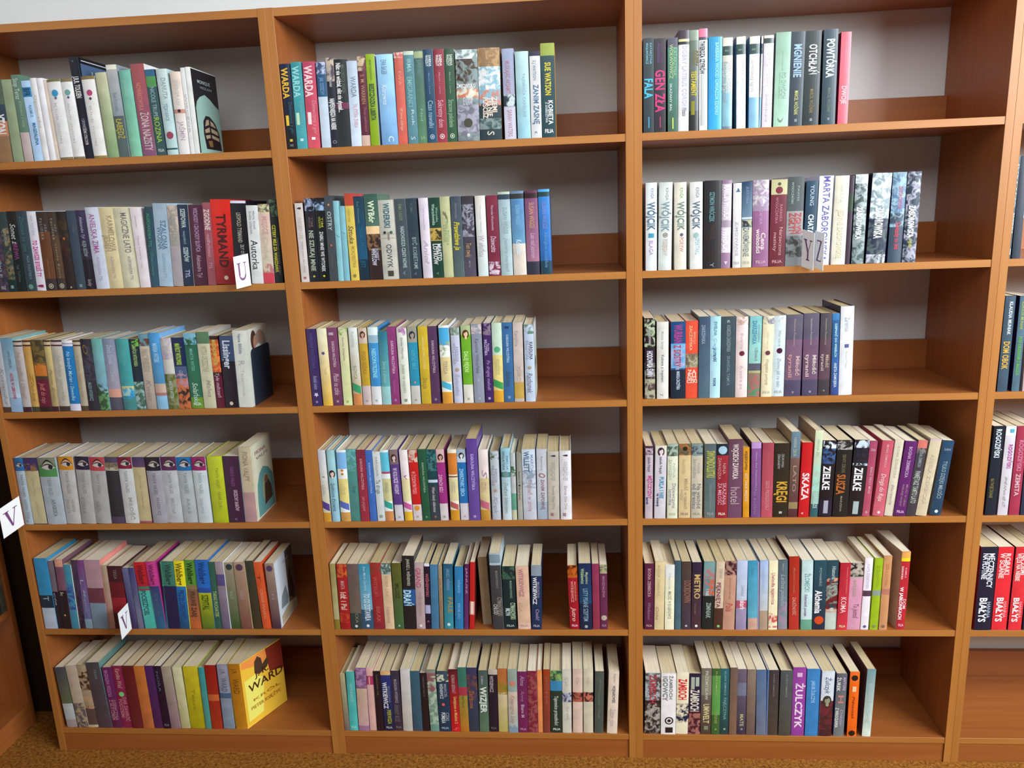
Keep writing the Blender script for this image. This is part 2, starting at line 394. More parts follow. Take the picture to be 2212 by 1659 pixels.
    for t in texts:
        a, b, s, lat, c, txt = t; bold = ital = upr = False
        while txt and txt[0] in '!~_':
            bold |= txt[0] == '!'; ital |= txt[0] == '~'; upr |= txt[0] == '_'; txt = txt[1:]
        if not txt: continue
        z0, z1 = h * (1 - a), h * (1 - b); cx = w * lat; sw = s * w
        if set(txt) <= set('▬■▪●◉◕◗⊙⊗◎@◆♦▲▼▣□✶★✿♣◧◙'):
            k = txt[0]
            cxm = min(max(cx, sw * 0.5), w - sw * 0.5); zm = (z0 + z1) / 2
            if k in '▬■▪◧◙':
                xs = [cxm - sw / 2 + sw * i / 4 for i in range(5)]
                strips(xs, lambda x: z0, lambda x: z1, c)
            elif k in '▣□':
                R = min(sw * 0.7, (z0 - z1)) / 2; q = R * 0.3
                for (xa, xb, za, zb) in ((-R, R, R, R - q), (-R, R, -R + q, -R), (-R, -R + q, R, -R), (R - q, R, R, -R), (-q, q * 1.4, R * .4, -R * .5)):
                    put([(cxm + xa, zm + zb), (cxm + xb, zm + zb), (cxm + xb, zm + za), (cxm + xa, zm + za)], [(0, 1, 2, 3)], c)
            elif k in '◆♦▲▼':
                R = min(sw, (z0 - z1) * 1.0) / 2
                pts = {'◆': [(-R, 0), (0, -R), (R, 0), (0, R)], '♦': [(-R, 0), (0, -R), (R, 0), (0, R)], '▲': [(-R, -R), (R, -R), (0, R)], '▼': [(-R, R), (0, -R), (R, R)]}[k]
                put([(cxm + x, zm + z) for x, z in pts], [tuple(range(len(pts)))], c)
            elif k in '✶★✿♣':
                R = min(sw, (z0 - z1) * 1.2) / 2; V2 = [(cxm, zm)]; n = 10
                V2 += [(cxm + math.sin(2 * math.pi * i / n) * R * (1 if i % 2 else .5), zm + math.cos(2 * math.pi * i / n) * R * (1 if i % 2 else .5)) for i in range(n)]
                put(V2, [(0, 1 + (i + 1) % n, 1 + i) for i in range(n)], c)
            else:
                R = min(sw * 0.9, (z0 - z1) * 1.3) / 2
                n = 16; ring = k in '◉⊙⊗◎@'
                r0 = R * (0.72 if ring else 0.0)
                V2 = [(cxm + math.cos(2 * math.pi * i / n) * q, zm + math.sin(2 * math.pi * i / n) * q) for i in range(n) for q in (r0, R)]
                put(V2, [(2 * i, 2 * i + 1, (2 * i + 3) % (2 * n), (2 * i + 2) % (2 * n)) for i in range(n)], c)
                if ring:
                    V2 = [(cxm + math.cos(2 * math.pi * i / n) * R * .4, zm + math.sin(2 * math.pi * i / n) * R * .4) for i in range(n)]
                    put(V2, [tuple(range(n))], c)
                if k in '◕◗':
                    pass
            continue
        V2, F2, L = layout(txt, bold, ital)
        if L <= 0 or not V2: continue
        if upr:
            tw = min(1.25 * s, 0.86) * w; kx = tw / L; kz = (z0 - z1) / CAP
            W2 = [(cx - tw / 2 + x * kx, z1 + y * kz) for x, y in V2]
        else:
            kz = (z0 - z1) / L; kx = sw * 1.08 / CAP
            base = cx - sw * 0.54
            W2 = [(base + y * kx, z0 - x * kz) for x, y in V2]
        W2 = [(min(max(x, 0.0006), w - 0.0006), z) for x, z in W2]
        xs_ = [x for x, z in W2]; xm = min(max(w / 2, min(xs_)), max(xs_)); ym = yc(xm) - 0.0003
        P.add([(x, ym * 0.75 + (yc(x) - 0.0003) * 0.25, z) for x, z in W2], F2, c)
    if sideart:
        for c, poly in sideart['polys']:
            V3 = [(w + 0.0004 + 0.00012 * sideart['polys'].index((c, poly)), u * dep, h * (1 - v)) for u, v in poly]
            Q.add(V3, [tuple(range(len(V3)))], hexc(c, g))
        for u0, u1, v0, v1, c, txt in sideart.get('text', []):
            V2, F2, L = layout(txt, False, False)
            P.add([(w + 0.0016, (u0 + (u1 - u0) * x / L) * dep, h * (1 - v1) + y / CAP * (v1 - v0) * h) for x, y in V2], F2, hexc(c, g))
    return cover, pg, P, Q
def ell(cu_, cv, ru, rv, n=20): return [(cu_ + ru * math.cos(2 * math.pi * i / n), cv + rv * math.sin(2 * math.pi * i / n)) for i in range(n)]
SIDEART = {
 'arch': dict(polys=[('222226', [(0.02, .01), (.99, .01), (.99, .99), (.02, .99)]), ('9cc4b8', [(.06, .99), (.06, .46), (.12, .38), (.25, .32), (.45, .28), (.65, .32), (.82, .38), (.98, .42), (.98, .99)]),
                     ('241c28', [(.3, .93), (.25, .75), (.28, .6), (.4, .53), (.55, .53), (.75, .6), (.88, .72), (.92, .93)]), ('b8a484', [(.33, .66), (.4, .58), (.5, .57), (.5, .63)]), ('b8a484', [(.31, .7), (.5, .66), (.5, .72), (.31, .74)]), ('b8a484', [(.31, .77), (.5, .75), (.5, .79), (.33, .81)]), ('b8a484', [(.55, .58), (.66, .6), (.76, .66), (.55, .64)]), ('b8a484', [(.55, .67), (.8, .7), (.84, .75), (.55, .72)]), ('b8a484', [(.55, .75), (.84, .78), (.85, .82), (.55, .79)]), ('8a6a38', [(.42, .9), (.38, .83), (.55, .82), (.56, .9)])],
              text=[(.2, .7, .12, .16, 'b8c4c8', 'MONIQUE'), (.28, .75, .19, .22, '98a0a8', 'VIOLAN')]),
 'tales': dict(polys=[('18181e', [(0.01, .0), (.99, .0), (.99, .99), (.01, .99)]), ('50688c', [(.05, .06), (.95, .06), (.95, .9), (.05, .9)]), ('c8ccd8', [(.08, .025), (.9, .025), (.9, .035), (.08, .035)])],
               text=[(.3, .9, .12, .15, 'c8ccd0', 'J.R.R.'), (.25, .9, .19, .25, 'c8ccd0', 'TOLKIEN')]),
 'woman': dict(polys=[('d8d8cc', [(.1, .01), (.98, .01), (.98, .98), (.1, .98)]), ('a89c8c', ell(.6, .25, .3, .2)), ('4c342c', ell(.3, .16, .13, .13)), ('b88c74', ell(.38, .2, .1, .1)), ('b88c78', ell(.62, .14, .09, .09)), ('e4e4e0', ell(.5, .36, .2, .14))]),
 'valpy': dict(polys=[('ccccb4', [(.05, .01), (.98, .01), (.98, .98), (.05, .98)]), ('588c8c', [(.12, .98)] + [(.12 + .02 * 0, .75), (.16, .55), (.3, .42), (.5, .36), (.75, .42), (.96, .55), (.96, .98)]), ('8c9474', ell(.58, .68, .2, .2)), ('3c3028', [(.45, .88), (.5, .62), (.58, .52), (.68, .55), (.82, .68), (.86, .85)]), ('6c4c3c', ell(.6, .55, .1, .05))],
               text=[(.15, .7, .1, .15, 'a87884', 'FIONA'), (.2, .8, .18, .22, '988c84', 'VALPY')]),
 'tower': dict(polys=[('b4bcc4', [(.0, .01), (.6, .01), (.55, .98), (.0, .98)]), ('504438', [(.6, .01), (.99, .01), (.99, .98), (.55, .98)]), ('6c7880', [(.12, .75), (.2, .58), (.45, .48), (.55, .7), (.5, .78)]), ('2c2020', [(.6, .72), (.62, .45), (.7, .3), (.74, .28), (.8, .42), (.86, .5), (.9, .7), (.85, .8)]), ('988c74', [(.1, .85), (.6, .8), (.98, .85), (.98, .98), (.1, .98)])],
               text=[(.4, .75, .1, .14, '909498', 'Ostatnia')]),
 'ward': dict(polys=[('c89c30', [(.0, .01), (.99, .01), (.99, .98), (.0, .98)]), ('c07838', [(.02, .01), (.62, .01), (.62, .2), (.3, .16), (.02, .1)]), ('6c2418', [(.6, .01), (.99, .01), (.99, .45), (.65, .38)]), ('3c2c20', [(.32, .1), (.4, .04), (.48, .1), (.5, .2), (.62, .14), (.66, .2), (.6, .28), (.4, .32), (.3, .26)]), ('d8bc58', [(.05, .3), (.3, .28), (.5, .4), (.4, .9), (.05, .92)])],
              text=[(.3, .62, .24, .33, '3c1c14', 'J. R.'), (.12, .95, .38, .5, '3c1c14', 'WARD'), (.18, .85, .62, .66, '8c5c1c', 'KRÓL'), (.12, .85, .72, .77, '8c5c1c', 'PIETER KSIĘŻYC')]),
 'mint': dict(polys=[('c4d4c8', [(.0, .01), (.98, .01), (.98, .98), (.0, .98)]), ('e0e0e0', [(.05, .02), (.95, .02), (.95, .2), (.1, .25)]), ('384848', ell(.4, .55, .18, .1)), ('c8b8b4', ell(.5, .7, .22, .12))]),
}
ART_AT = {(0, 0, 10): 'tales', (0, 0, -1): 'arch', (2, 0, -1): 'woman', (3, 0, -1): 'valpy', (4, 0, -1): 'tower', (5, 0, -1): 'ward', (2, 1, -1): 'mint'}
NBOOK = 0
LASTBOOK = {}
def build_rows(data):
    global NBOOK
    row = bay = None; st = {}
    groups = {}
    for ln in data.strip().split('\n'):
        if ln[0] == '#':
            r, b, ox, oy, sc = ln[1:].split(); r, b = int(r), int(b)
            cur = (r, b, float(ox), float(oy), float(sc)); continue
        groups.setdefault(cur[:2], []).append((cur, ln))
    for (r, bay), items in groups.items():
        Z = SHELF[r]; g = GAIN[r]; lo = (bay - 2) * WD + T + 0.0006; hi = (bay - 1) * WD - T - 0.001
        pX1, pt, ph = lo, 0.0, 9.0; tan = 0.0; bx = []
        rnd = random.Random(r * 10 + bay)
        for i, (cur, ln) in enumerate(items):
            _, _, ox, oy, sc = cur; nums, des, txt, desc = ln.split('|')
            nm = [float(q) for q in nums.split()]
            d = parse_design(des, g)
            Y = 0.0035 + rnd.random() * 0.003 + d['rec']
            x0 = x_on_shelf(ox + nm[0] / sc, Y, Z); x1 = x_on_shelf(ox + nm[1] / sc, Y, Z)
            if len(nm) > 3:
                P0 = on_y(ox + nm[3] / sc, oy + nm[2] / sc, Y); h = P0.z - Z; tan = (P0.x - x0) / h
                tan = max(-0.13, min(0.13, tan))
            else: h = on_y(ox + nm[0] / sc, oy + nm[2] / sc, Y).z - Z
            if d['fan'] > 0: tan = min(tan, -0.004)
            bx.append([x0, x1, h, tan, Y, d, txt, desc])
        # keep neighbours from passing through each other
        for i, q in enumerate(bx):
            x0, x1, h, t = q[:4]
            x0 = max(x0, pX1 + 0.0003); x1 = max(x1, x0 + 0.004); x1 = min(x1, hi)
            if x0 > x1 - 0.003: x0 = x1 - 0.003
            hm = min(h, ph); lim = (pX1 + 0.0004 + hm * pt - x0) / hm
            if t < lim: t = lim
            if x1 + h * t > hi: t = (hi - x1) / h
            wth = x1 - x0
            q[0], q[1], q[3] = x0, x1, t; pX1, pt, ph = x1 + (wth * t * t), t, h
        for i, (x0, x1, h, t, Y, d, txt, desc) in enumerate(bx):
            an = math.atan(t); w = (x1 - x0) * math.cos(an) - 0.0002; L = h / math.cos(an)
            if t > 0: L -= 0.0
            texts = []
            for s in txt.split(' / '):
                if not s: continue
                extra = None
                if s.startswith('F:'):
                    fc = s[2:].split()[0]; texts.append((.925, .957, .5, .5, hexc(fc, g), '_!FILIA')); continue
                a, b, sz, lat, c, tx = s.split(',', 5)
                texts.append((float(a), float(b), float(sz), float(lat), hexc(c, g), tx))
            round_spine = (i + 1) in ROUND_SPINE.get((r, bay), ())
            dep = 0.128 + rnd.random() * 0.006 + (0.006 if h > 0.215 else 0)
            cover, pg, P, Q = make_book(w, L, dep, d, texts, round_spine, SIDEART.get(ART_AT.get((r, bay, i + 1)) or (ART_AT.get((r, bay, -1)) if i == len(bx) - 1 else None)), g)
            n = len(bx); k = i + 1
            pos = '%s from left' % ORD[k]
            lab = '%s, %s, %s, %s' % (desc.strip().replace(' spine', ' book spine', 1), pos, SHN[r], BYN[bay])
            # a leaning book rests on its lower corner
            if t <= 0: loc = (x0, Y, Z + 0.0001); off = 0.0
            else: loc = (x1 - 0.0001, Y, Z + 0.0001); off = -w
            e = empty('hardcover_book' if round_spine else 'paperback_book', loc, lab, 'book', 'books on the %s of the %s' % (SHN[r], BYN[bay]))
            e.rotation_euler = (0, an, 0)
            def sh(V, fan=d['fan'], w=w): return [(x + off + (max(0.0, y) * fan * max(0.0, x) / w if fan > 0 else max(0.0, y) * fan * max(0.0, w - x) / w), y, z) for x, y, z in V]
            meshobj('cover', sh(cover[0]), cover[1], M_PRINT, e, cover[2], cover[3])
            meshobj('page_block', sh(pg[0]), pg[1], M_PAGES, e)
            if P.V: meshobj('lettering', sh(P.V), P.F, M_INK, e, P.C)['kind'] = 'stuff'
            if Q.V: meshobj('cover_print', sh(Q.V), Q.F, M_INK, e, Q.C)
            NBOOK += 1; LASTBOOK[(r, bay, k)] = (x1, Y, h, t, dep)
DATA = """
#0 0 0 90 5.925
-25 170 490 -190|565 @.3,.5:345 @.5,.68:c86 @.68,1:975|.42,.66,.7,.5,eee,!YTON|peach and brown photo spine
180 310 490 0|9a8||plain sage green spine
320 435 430 100|687 @.66,1:cbb|.04,.28,.5,.45,cdc,Stop Teraz / .3,.6,.25,.6,ab9,Dzieci i my|grey-green spine with pink foot
445 555 505 240|bdf @.08,.2:38b|.09,.19,.6,.5,146,!BFR / .3,.45,.3,.6,48a,RASMUS / .52,.8,.35,.7,379,!MAGDALENA|light blue spine with darker blue square
560 640 470 350|eee|.2,.6,.3,.5,bbb,Opowieści|narrow white spine, faint grey lettering
645 720 470 450|f4f4fa||blank narrow white spine
725 775 490 545|edc||very thin cream spine
780 945 490 590|eee @0,.03:774 @.97,1:875 o:.17,.24,39c o:.23,.1,769|.28,.8,.18,.4,ccc,Klub mniej|white spine with blue balloon
945 1095 480 765|f2f2f2 @0,.04:875 @.97,1:875 o:.17,.24,7aa o:.23,.1,548|.3,.8,.15,.4,ccc,Klub mniej|white spine with teal balloon
1097 1207 200 865|112 s:456|.19,.4,.55,.5,ddd,!J.R.R. TOLKIEN / .6,.72,.35,.5,aab,I OPOWIEŚĆ / .7,.86,.35,.5,ccc,DOMU UTRACONYM / .03,.05,.5,.5,888,-|tall black spine with dark blue cover
1209 1375 450 1010|f2f2ee @0,.04:874 @.97,1:984 o:.2,.22,b47 o:.27,.1,535|.35,.85,.15,.4,ccc,Klub mniej|white spine with pink balloon
1390 1532 400 1215|cca>8a7||cream spine fading to green
1535 1665 300 1350|bbb>689 @.55,1:566 @0,.05:eed|.58,.8,.55,.5,cb3,ŁABĘDŹ / .3,.5,.3,.5,789,Ewa Formella|grey spine with yellow title
1680 1825 370 1515|7ba>8ca|.12,.3,.35,.5,9cb,Joanna|mint green spine
#0 0 280 90 5.925
177 345 290 5|a55>857 s:eee|.2,.5,.35,.4,d87,NOWAKOWSKA / .52,.94,.55,.55,dcc,ŻONA NAZISTY|dusty rose spine with white cover edge
357 480 360 190|355 @.08,.2:595 @0,.08:368 s:213|.2,.55,.4,.5,9bb,NICOLE TRUPE / .55,.85,.5,.5,ac4,ROZINA / F:ccc|slate green spine with lime lettering
490 628 355 330|cdd>bdd o:.77,.32,945 @.92,.94:355|.1,.35,.4,.6,9aa,DANUTA / .4,.6,.3,.5,79a,TĘSKNIĄCE|pale blue spine with red flower
640 778 390 510|eddbcc>eee @.45,.5:c98 o:.47,.14,413|.1,.4,.3,.5,ccc,DEBORAH / .6,.83,.4,.55,bab,JAŚMIN|cream spine with small brown figure
785 838 335 640|eee|.3,.75,.4,.5,bbb,WIECZÓR|thin white spine second to last
841 900 325 705|f2f4f0||thin white spine with mint arch cover
#0 1 590 80 6.381
185 332 375 75|124>111|.05,.4,.6,.42,eb3,!WARDA / .44,.82,.3,.72,367,~Dziewczyna z gór / .6,.72,.3,.3,ec3,!▬▬▬ / .88,.91,.3,.5,db4,■ / .94,.97,.4,.5,999,W|black spine with yellow capitals
337 482 350 235|3899a0>4aaab4|.05,.4,.58,.42,9dd,!WARDA / .44,.83,.28,.72,7bb,~Dziewczyna z gór / .58,.72,.3,.3,cec,!▬▬▬ / .88,.91,.3,.5,cee,■|teal spine with pale capitals
487 655 345 400|b46>d56|.05,.4,.58,.42,fdd,!WARDA / .44,.83,.28,.72,e9a,~Dziewczyna z gór / .58,.72,.3,.3,fee,!▬▬▬ / .87,.9,.3,.5,fff,■|raspberry pink spine with white capitals
676 802 350 585|9ac @.0,.14:457 *0,.14:bce @.14,.4:257 @.4,1:cde|.18,.38,.4,.5,8ad,JAK ODDECHY|spine dark blue above, white below
806 912 290 720|cba>333 @.26,1:223 *0,.26:545|.08,.32,.35,.5,ccc,~Katarzyna Misiołek / .45,.8,.55,.5,eee,!NAJPIĘKNIEJSZA NA NIEBIE / .92,.96,.5,.5,999,O|black spine with photo at top
915 1080 315 828|1c1f22>2c3032 @.49,.56:735|.04,.6,.35,.35,eee,!Nikt nie widział, nikt nie słyszał... / .06,.38,.25,.7,676,MAŁGORZATA WARDA|black spine with plum band
1085 1227 335 998|bcd>def|.18,.42,.45,.55,789,WARDA / .5,.78,.35,.6,d9a,TA, KTÓRA ZNIKŁA|pale blue-grey spine with thin lettering
1232 1348 270 1150|734 *0,.16:cb9 @.16,.88:612739 @.88,1:dba|.2,.53,.42,.5,b86,S. M. WARREN / .56,.84,.3,.6,a67,~Dwoje niedobranych|maroon spine with flowery ends
1352 1470 240 1270|9b2>8a1 s:dde|.32,.72,.5,.5,243,!BIESZCZADZKA LIBERTA / .06,.28,.2,.5,573,MAREK KOCZOROWSKI|lime green spine
1505 1727 245 1415|adf>7ad|.06,.22,.3,.45,689,EWA BAUER / .33,.55,.3,.4,def,~Klarowna / .9,.97,.3,.6,eff,C|wide sky blue spine
1735 1863 215 1660|c65>d65 *0,.06:edd|.2,.35,.3,.5,e98,EWA / .6,.85,.3,.5,eba,~W cieniu dobrego|salmon spine
1870 2007 200 1785|578a94>5a8c98 @0,.04:cdc|.08,.22,.4,.5,9cc,IRMA / .27,.6,.45,.45,8bb,EMIGRANCI / .62,.8,.25,.6,bdd,Rok / .92,.96,.4,.5,bdd,S|dusty blue spine, faint pale title
#0 1 890 80 6.381
95 222 190 10|486a6a>5d8a68 @.01,.08:ab8|.1,.25,.4,.5,688,JANE / .28,.58,.35,.5,576,OPOWIEŚĆ / .62,.76,.25,.5,8b9,Nad / .92,.96,.4,.5,9b8,S|green-grey spine with pale sticker
225 350 175 150|1e4462>25506e s:cdd|.06,.18,.25,.35,cdd,!WASZUT / .06,.18,.25,.68,cdd,!SABINA / .22,.5,.15,.5,69b,· Matki i córki · / .54,.84,.5,.5,9bc,Czas nawałki / .91,.96,.55,.5,bcd,⊗|navy blue series spine
354 492 170 290|8e2c3c>a03444 s:ecc|.06,.18,.25,.35,edd,!WASZUT / .06,.18,.25,.68,edd,!SABINA / .22,.5,.15,.5,c89,· Matki i córki · / .54,.84,.5,.5,dab,Sekretny dom / .91,.96,.55,.5,edd,⊗|crimson series spine
497 627 165 440|2b4f3a>2e5a3c s:bca|.06,.18,.25,.35,cdc,!WASZUT / .06,.18,.25,.68,cdc,!SABINA / .22,.5,.15,.5,8a8,· Matki i córki · / .54,.84,.5,.5,9b9,Stracone pokolenie / .91,.96,.55,.5,cdc,⊗|bottle green series spine
638 937 185 590|899 *0,.35:dee *.1,.45:432 @.43,.52:c75 *.4,.58:ddc @.6,.9:aab *.55,1:778 o:.8,.2,443|.37,.41,.7,.45,eee,!_ŻMIJOWISKO / .52,.6,.35,.5,dde,_SIĘ KŁANIAM / .92,.95,.2,.5,ddd,●|very wide grey photographic spine
945 1242 160 890|975>764 *0,.2:b96 @.2,.6:8bc *.2,.6:eee *.45,.62:c87 @.6,1:2a3c44 @.76,.88:899 *.76,.88:355|.53,.7,.2,.72,edc,!ZIEMI / .53,.74,.2,.5,edc,!TEJ NIE / .53,.76,.2,.28,edc,!PUŚCISZ / .9,.95,.3,.5,ddc,S|very wide dark spine, cloudy sky above
1285 1443 165 1235|99a6c4>b0a8bc @.5,.63:cdd *.5,.63:234 @.64,1:ccd|.13,.49,.35,.45,a78,MUSKAJĄC AKSAMIT / .67,.97,.35,.5,b89,SARAH WATERS|lilac spine with small photo band
1462 1642 205 1415|bdd>9cd s:8bc|.25,.75,.2,.6,9bc,TAJEMNICA CAROLINE|pale cyan glossy spine
1648 1792 205 1615|ddd @0,.05:224|.1,.33,.25,.45,689,S J WATSON / .38,.84,.45,.55,579,!ZANIM ZASNĘ / .92,.95,.3,.5,357,c|off-white spine with navy top band
1798 1988 90 1765|ca3>bb6 @.06,1:1d444c @0,.13:9a4 s:ea2|.2,.55,.38,.5,dc3,!SUE WATSON / .6,.86,.3,.65,eee,!KOBIETA / .62,.84,.15,.35,cdd,!Z SĄSIEDZTWA / .91,.95,.5,.5,eee,_!FILIA|tall teal spine with gold top
#0 2 1380 50 6.635
68 220 220 62|2b393e|.05,.27,.2,.7,7bc,KATARZYNA / .05,.27,.2,.35,8cd,WOLWOWICZ / .42,.63,.7,.5,4bd,!FALA / .83,.95,.12,.5,49b,▬▬▬|charcoal spine with light blue title
224 388 222 222|2c2830|.05,.26,.2,.65,636,KATARZYNA / .05,.26,.2,.35,748,WOLWOWICZ / .33,.78,.75,.5,c37,!GEN ZŁA / .83,.95,.1,.5,a36,▬▬▬|charcoal spine with magenta title
415 560 215 412|244>476 @0,.1:556 @.1,1:487>465 s:223|.07,.43,.32,.35,bc8,WOŁWOWICZ / .1,.4,.3,.7,9b8,KATARZYNA / .48,.78,.2,.3,bcc,!SKAZANY BAL / .85,.97,.12,.5,cd6,▬▬▬|green-grey spine with pale yellow lettering
563 712 108 570|eee @0,.085:323 @.085,.11:dd9 @.11,.14:112 s:556|.15,.8,.4,.6,bbc,!DOBRY LATIBUS CORONE / .77,.85,.4,.6,446,Wołoszański|white spine with near-black top
718 850 105 722|676>445 @.0,.1:898 @.8,1:222 s:334|.2,.35,.5,.7,763,!ODESSY / .4,.65,.5,.5,cb2,!TESTAMENT / .7,.84,.4,.4,882,▬▬|dark grey spine with yellow capitals
862 982 85 850|413540 @0,.08:f79 @.08,1:445 @.11,1:eee s:313|.12,.44,.5,.4,112,!TWIERDZA SZYFRÓW / .44,.95,.5,.5,ccc,▬▬▬▬|spine with bright pink top
992 1188 205 1000|29c>3ae|.06,.84,.22,.6,9de,!BARBARA WOOD GWIAZDA EDENU|bright blue spine
1192 1333 215 1195|ddc>789 @0,.09:edc @.09,.19:244 @.19,.9:ddc>8bc @.6,.97:8bc|.25,.6,.35,.7,ccc,SHERRYL WOODS / .25,.7,.35,.3,9ab,~Bezpieczna przystań / .13,.15,.5,.5,898,_MEMORY|cream spine fading to blue, dark band
1397 1528 200 1400|f0f0f0 @0,.08:eed @.08,.19:244 @.19,1:eee s:48b|.25,.62,.3,.7,bcc,SHERRYL WOODS / .13,.15,.5,.5,898,_MEMORY|white spine with dark upper band
1572 1716 195 1590|eee @0,.08:eed @.08,.19:244 @.66,1:8bd s:48a|.25,.6,.3,.4,ccc,Lawendowy ogród / .13,.15,.5,.5,898,_MEMORY|white spine, pale blue lower third
#0 2 1610 50 6.635
52 203 195 90|ddd @0,.08:eed @.08,.19:234 @.2,.66:ddd @.66,1:8bd s:369|.25,.6,.3,.4,bbb,~Słoneczny brzeg / .13,.15,.5,.5,898,_MEMORY|grey-white spine, aqua lower third
232 372 180 270|e6e0ea @0,.03:eed @.03,.085:344 s:747|.12,.55,.35,.6,ccd,SHERRYL WOODS / .62,.94,.3,.5,cbc,~Świąteczna|pinkish white spine with maroon side
400 612 135 445|8cb09c>acd5bc|.42,.7,.28,.6,8a9,PO DWÓCH / .2,.4,.1,.5,9b9,Klaudia Bianek / .42,.7,.1,.35,9b9,stronach szczęścia / .9,.97,.25,.5,787,)|wide mint green spine
614 812 125 660|2f3d48|.13,.48,.5,.5,9bd,!MGNIENIE / .62,.88,.25,.5,cc7,MARCEL WOŹNIAK / .92,.96,.25,.5,abb,□|dark slate spine with icy blue title
820 1045 115 865|283133|.14,.46,.45,.5,ccc,!OTCHŁAŃ / .61,.87,.22,.5,874,MARCEL WOŹNIAK / .92,.96,.22,.5,abb,□|wide charcoal spine with white title
1082 1285 92 1130|2d4350 s:222|.1,.5,.5,.5,dee,!POWTÓRKA / .61,.87,.22,.5,676,MARCEL WOŹNIAK / .92,.96,.22,.5,9aa,□|blue-black spine with white title
1318 1462 130 1380|e67 s:a25|.1,.43,.12,.5,f9a,AGATA MARTA SUJCZYŃSKA / .58,.78,.45,.5,fdd,DWOJE|coral pink spine
#1 0 0 340 5.53
0 112 660 -140|334 *0,1:545|.6,.82,.3,.4,abb,ŻYLE / .93,.97,.4,.5,ccc,_KSIĄŻ|dark grey marbled spine
115 207 655 -30|344 *.2,.85:875 @.85,1:133|.2,.4,.3,.5,9aa,~Aga Tylińska / .92,.96,.5,.5,acc,□|dark spine with blurred portraits
210 322 650 45|122 @.0,.2:222|.15,.4,.5,.5,ccc,~Sonet z / .38,.6,.4,.5,847,!BREWĄ / .66,.88,.25,.5,566,Aga Tylińska|black spine with script title
326 442 645 160|354650|.06,.5,.4,.5,477,~Zbyszek to ona / .55,.85,.25,.6,799,AGA TULIŃSKA / .92,.97,.6,.5,698,●|dark teal-grey spine with round emblem
445 555 650 275|e4e4ee|.05,.3,.25,.5,bbc,AGA TULIŃSKA / .36,.82,.45,.5,c49,!TO ZAWSZE BYŁEŚ TY / .92,.96,.5,.45,925,♥|white spine, pink title, small heart
557 692 655 385|3a3028>3b3034 @.25,.85:6a4128|.08,.35,.2,.35,aaa,T U L I Ń S K A / .16,.25,.2,.7,999,A D A / .6,.85,.12,.5,976,oddech nadziei / .92,.97,.55,.5,cca,◉|brown spine, pale roundel, left of twin
702 802 655 530|443a30>40363a @.3,.85:5c4534|.08,.35,.2,.35,bb9,T U L I Ń S K A / .16,.25,.2,.7,999,A D A / .4,.85,.25,.5,886,cienie życia / .92,.97,.6,.5,cca,◉|brown spine, pale roundel, right of twin
805 917 650 650|2a201f *.1,.5:432|.32,.36,.35,.5,c63,✶ / .4,.58,.25,.5,622,NOVAK / .95,.975,.5,.5,ccc,▲|black-brown spine with orange spark
920 1035 640 755|3c4b5a|.2,.28,.25,.6,667,AGA / .93,.97,.4,.5,9bb,□|plain slate blue spine
1040 1152 635 870|3b3350>242030 @.62,1:201c28|.08,.35,.3,.5,aac,~Aleksandra Tyl / .38,.58,.35,.5,899,!ALEJA BZÓW / .87,.96,.35,.5,aaa,~lucky|purple-black spine
1158 1307 600 985|ccd4e4|.08,.56,.4,.5,a59,ANIELSKA ZIMA / .6,.9,.2,.5,a9c,ALEKSANDRA TYL|pale blue-white spine, purple title
1310 1482 600 1150|dcd0a4|.1,.54,.35,.7,a97,KARMELOWA / .34,.54,.35,.35,a97,JESIEŃ / .6,.88,.18,.5,b99,ALEKSANDRA TYL|wide cream spine, tan title
1486 1680 605 1335|d6d6b8|.06,.56,.35,.6,7a6f70,MAGICZNE LATO / .6,.9,.16,.6,9a8a98,ALEKSANDRA TYL|wide pale green-cream spine
1683 1798 600 1545|e8e0e4|.1,.25,.15,.5,caa,Aleksandra / .35,.75,.2,.5,cac,Nasza kwietnia i my|white spine with tiny pink lettering
#1 0 310 400 6.703
103 230 320 0|2c4a55>35586a|.08,.5,.35,.4,497,ALEKSANDRA TYL / .55,.85,.35,.5,488,~Oczarowana|dark teal spine, green lettering
235 437 275 55|9fb4c4>a8c4d8|.2,.55,.35,.65,579,SZALONA / .28,.55,.3,.35,579,WIOSNA / .6,.9,.18,.5,8ab,ALEKSANDRA TYL|wide powder blue spine
440 583 300 285|a09c98 *0,.35:cba @.5,1:aaa4a8|.1,.45,.4,.5,998,ALEKSANDRA TYL / .5,.85,.3,.5,bab,~Cudowna|grey spine with floral top
587 735 290 430|23344c s:cba|.05,.28,.4,.5,bcc,!SZEFOWA / .32,.48,.25,.5,8ab,~wszystkich / .52,.7,.4,.5,bcc,!SZEFÓW / .8,.9,.4,.5,aac,!TYL|navy spine with white lettering
740 938 295 580|4c2238|.04,.58,.28,.5,a8a,!WSCHODY I ZACHODY SŁOŃCA / .62,.9,.3,.5,b9a,Aleksandra Tyl|plum spine
942 1055 260 780|9d5560|.08,.33,.6,.5,dcc,!ZGODNE / .37,.65,.4,.5,c9a,~małżeństwo / .72,.8,.4,.5,c9a,TYL|dusty rose spine with white title
1058 1338 220 910|e02718>a02026|.17,.8,.42,.5,411,!TYRMAND / .9,.94,.25,.55,edc,●|very wide bright red spine
1342 1560 235 1245|15131a @0,.03:dde s:112|.14,.5,.25,.5,998,!LEOPOLD TYRMAND / .52,.68,.2,.6,999,!ZŁY OTO|wide black spine behind white U card
1575 1738 300 1440|dde2e0|.07,.3,.18,.65,99a,Marta Kisiel / .07,.36,.18,.35,99a,Zośka Urbaniak / .44,.82,.55,.5,334,Autorka|white spine with typewriter title
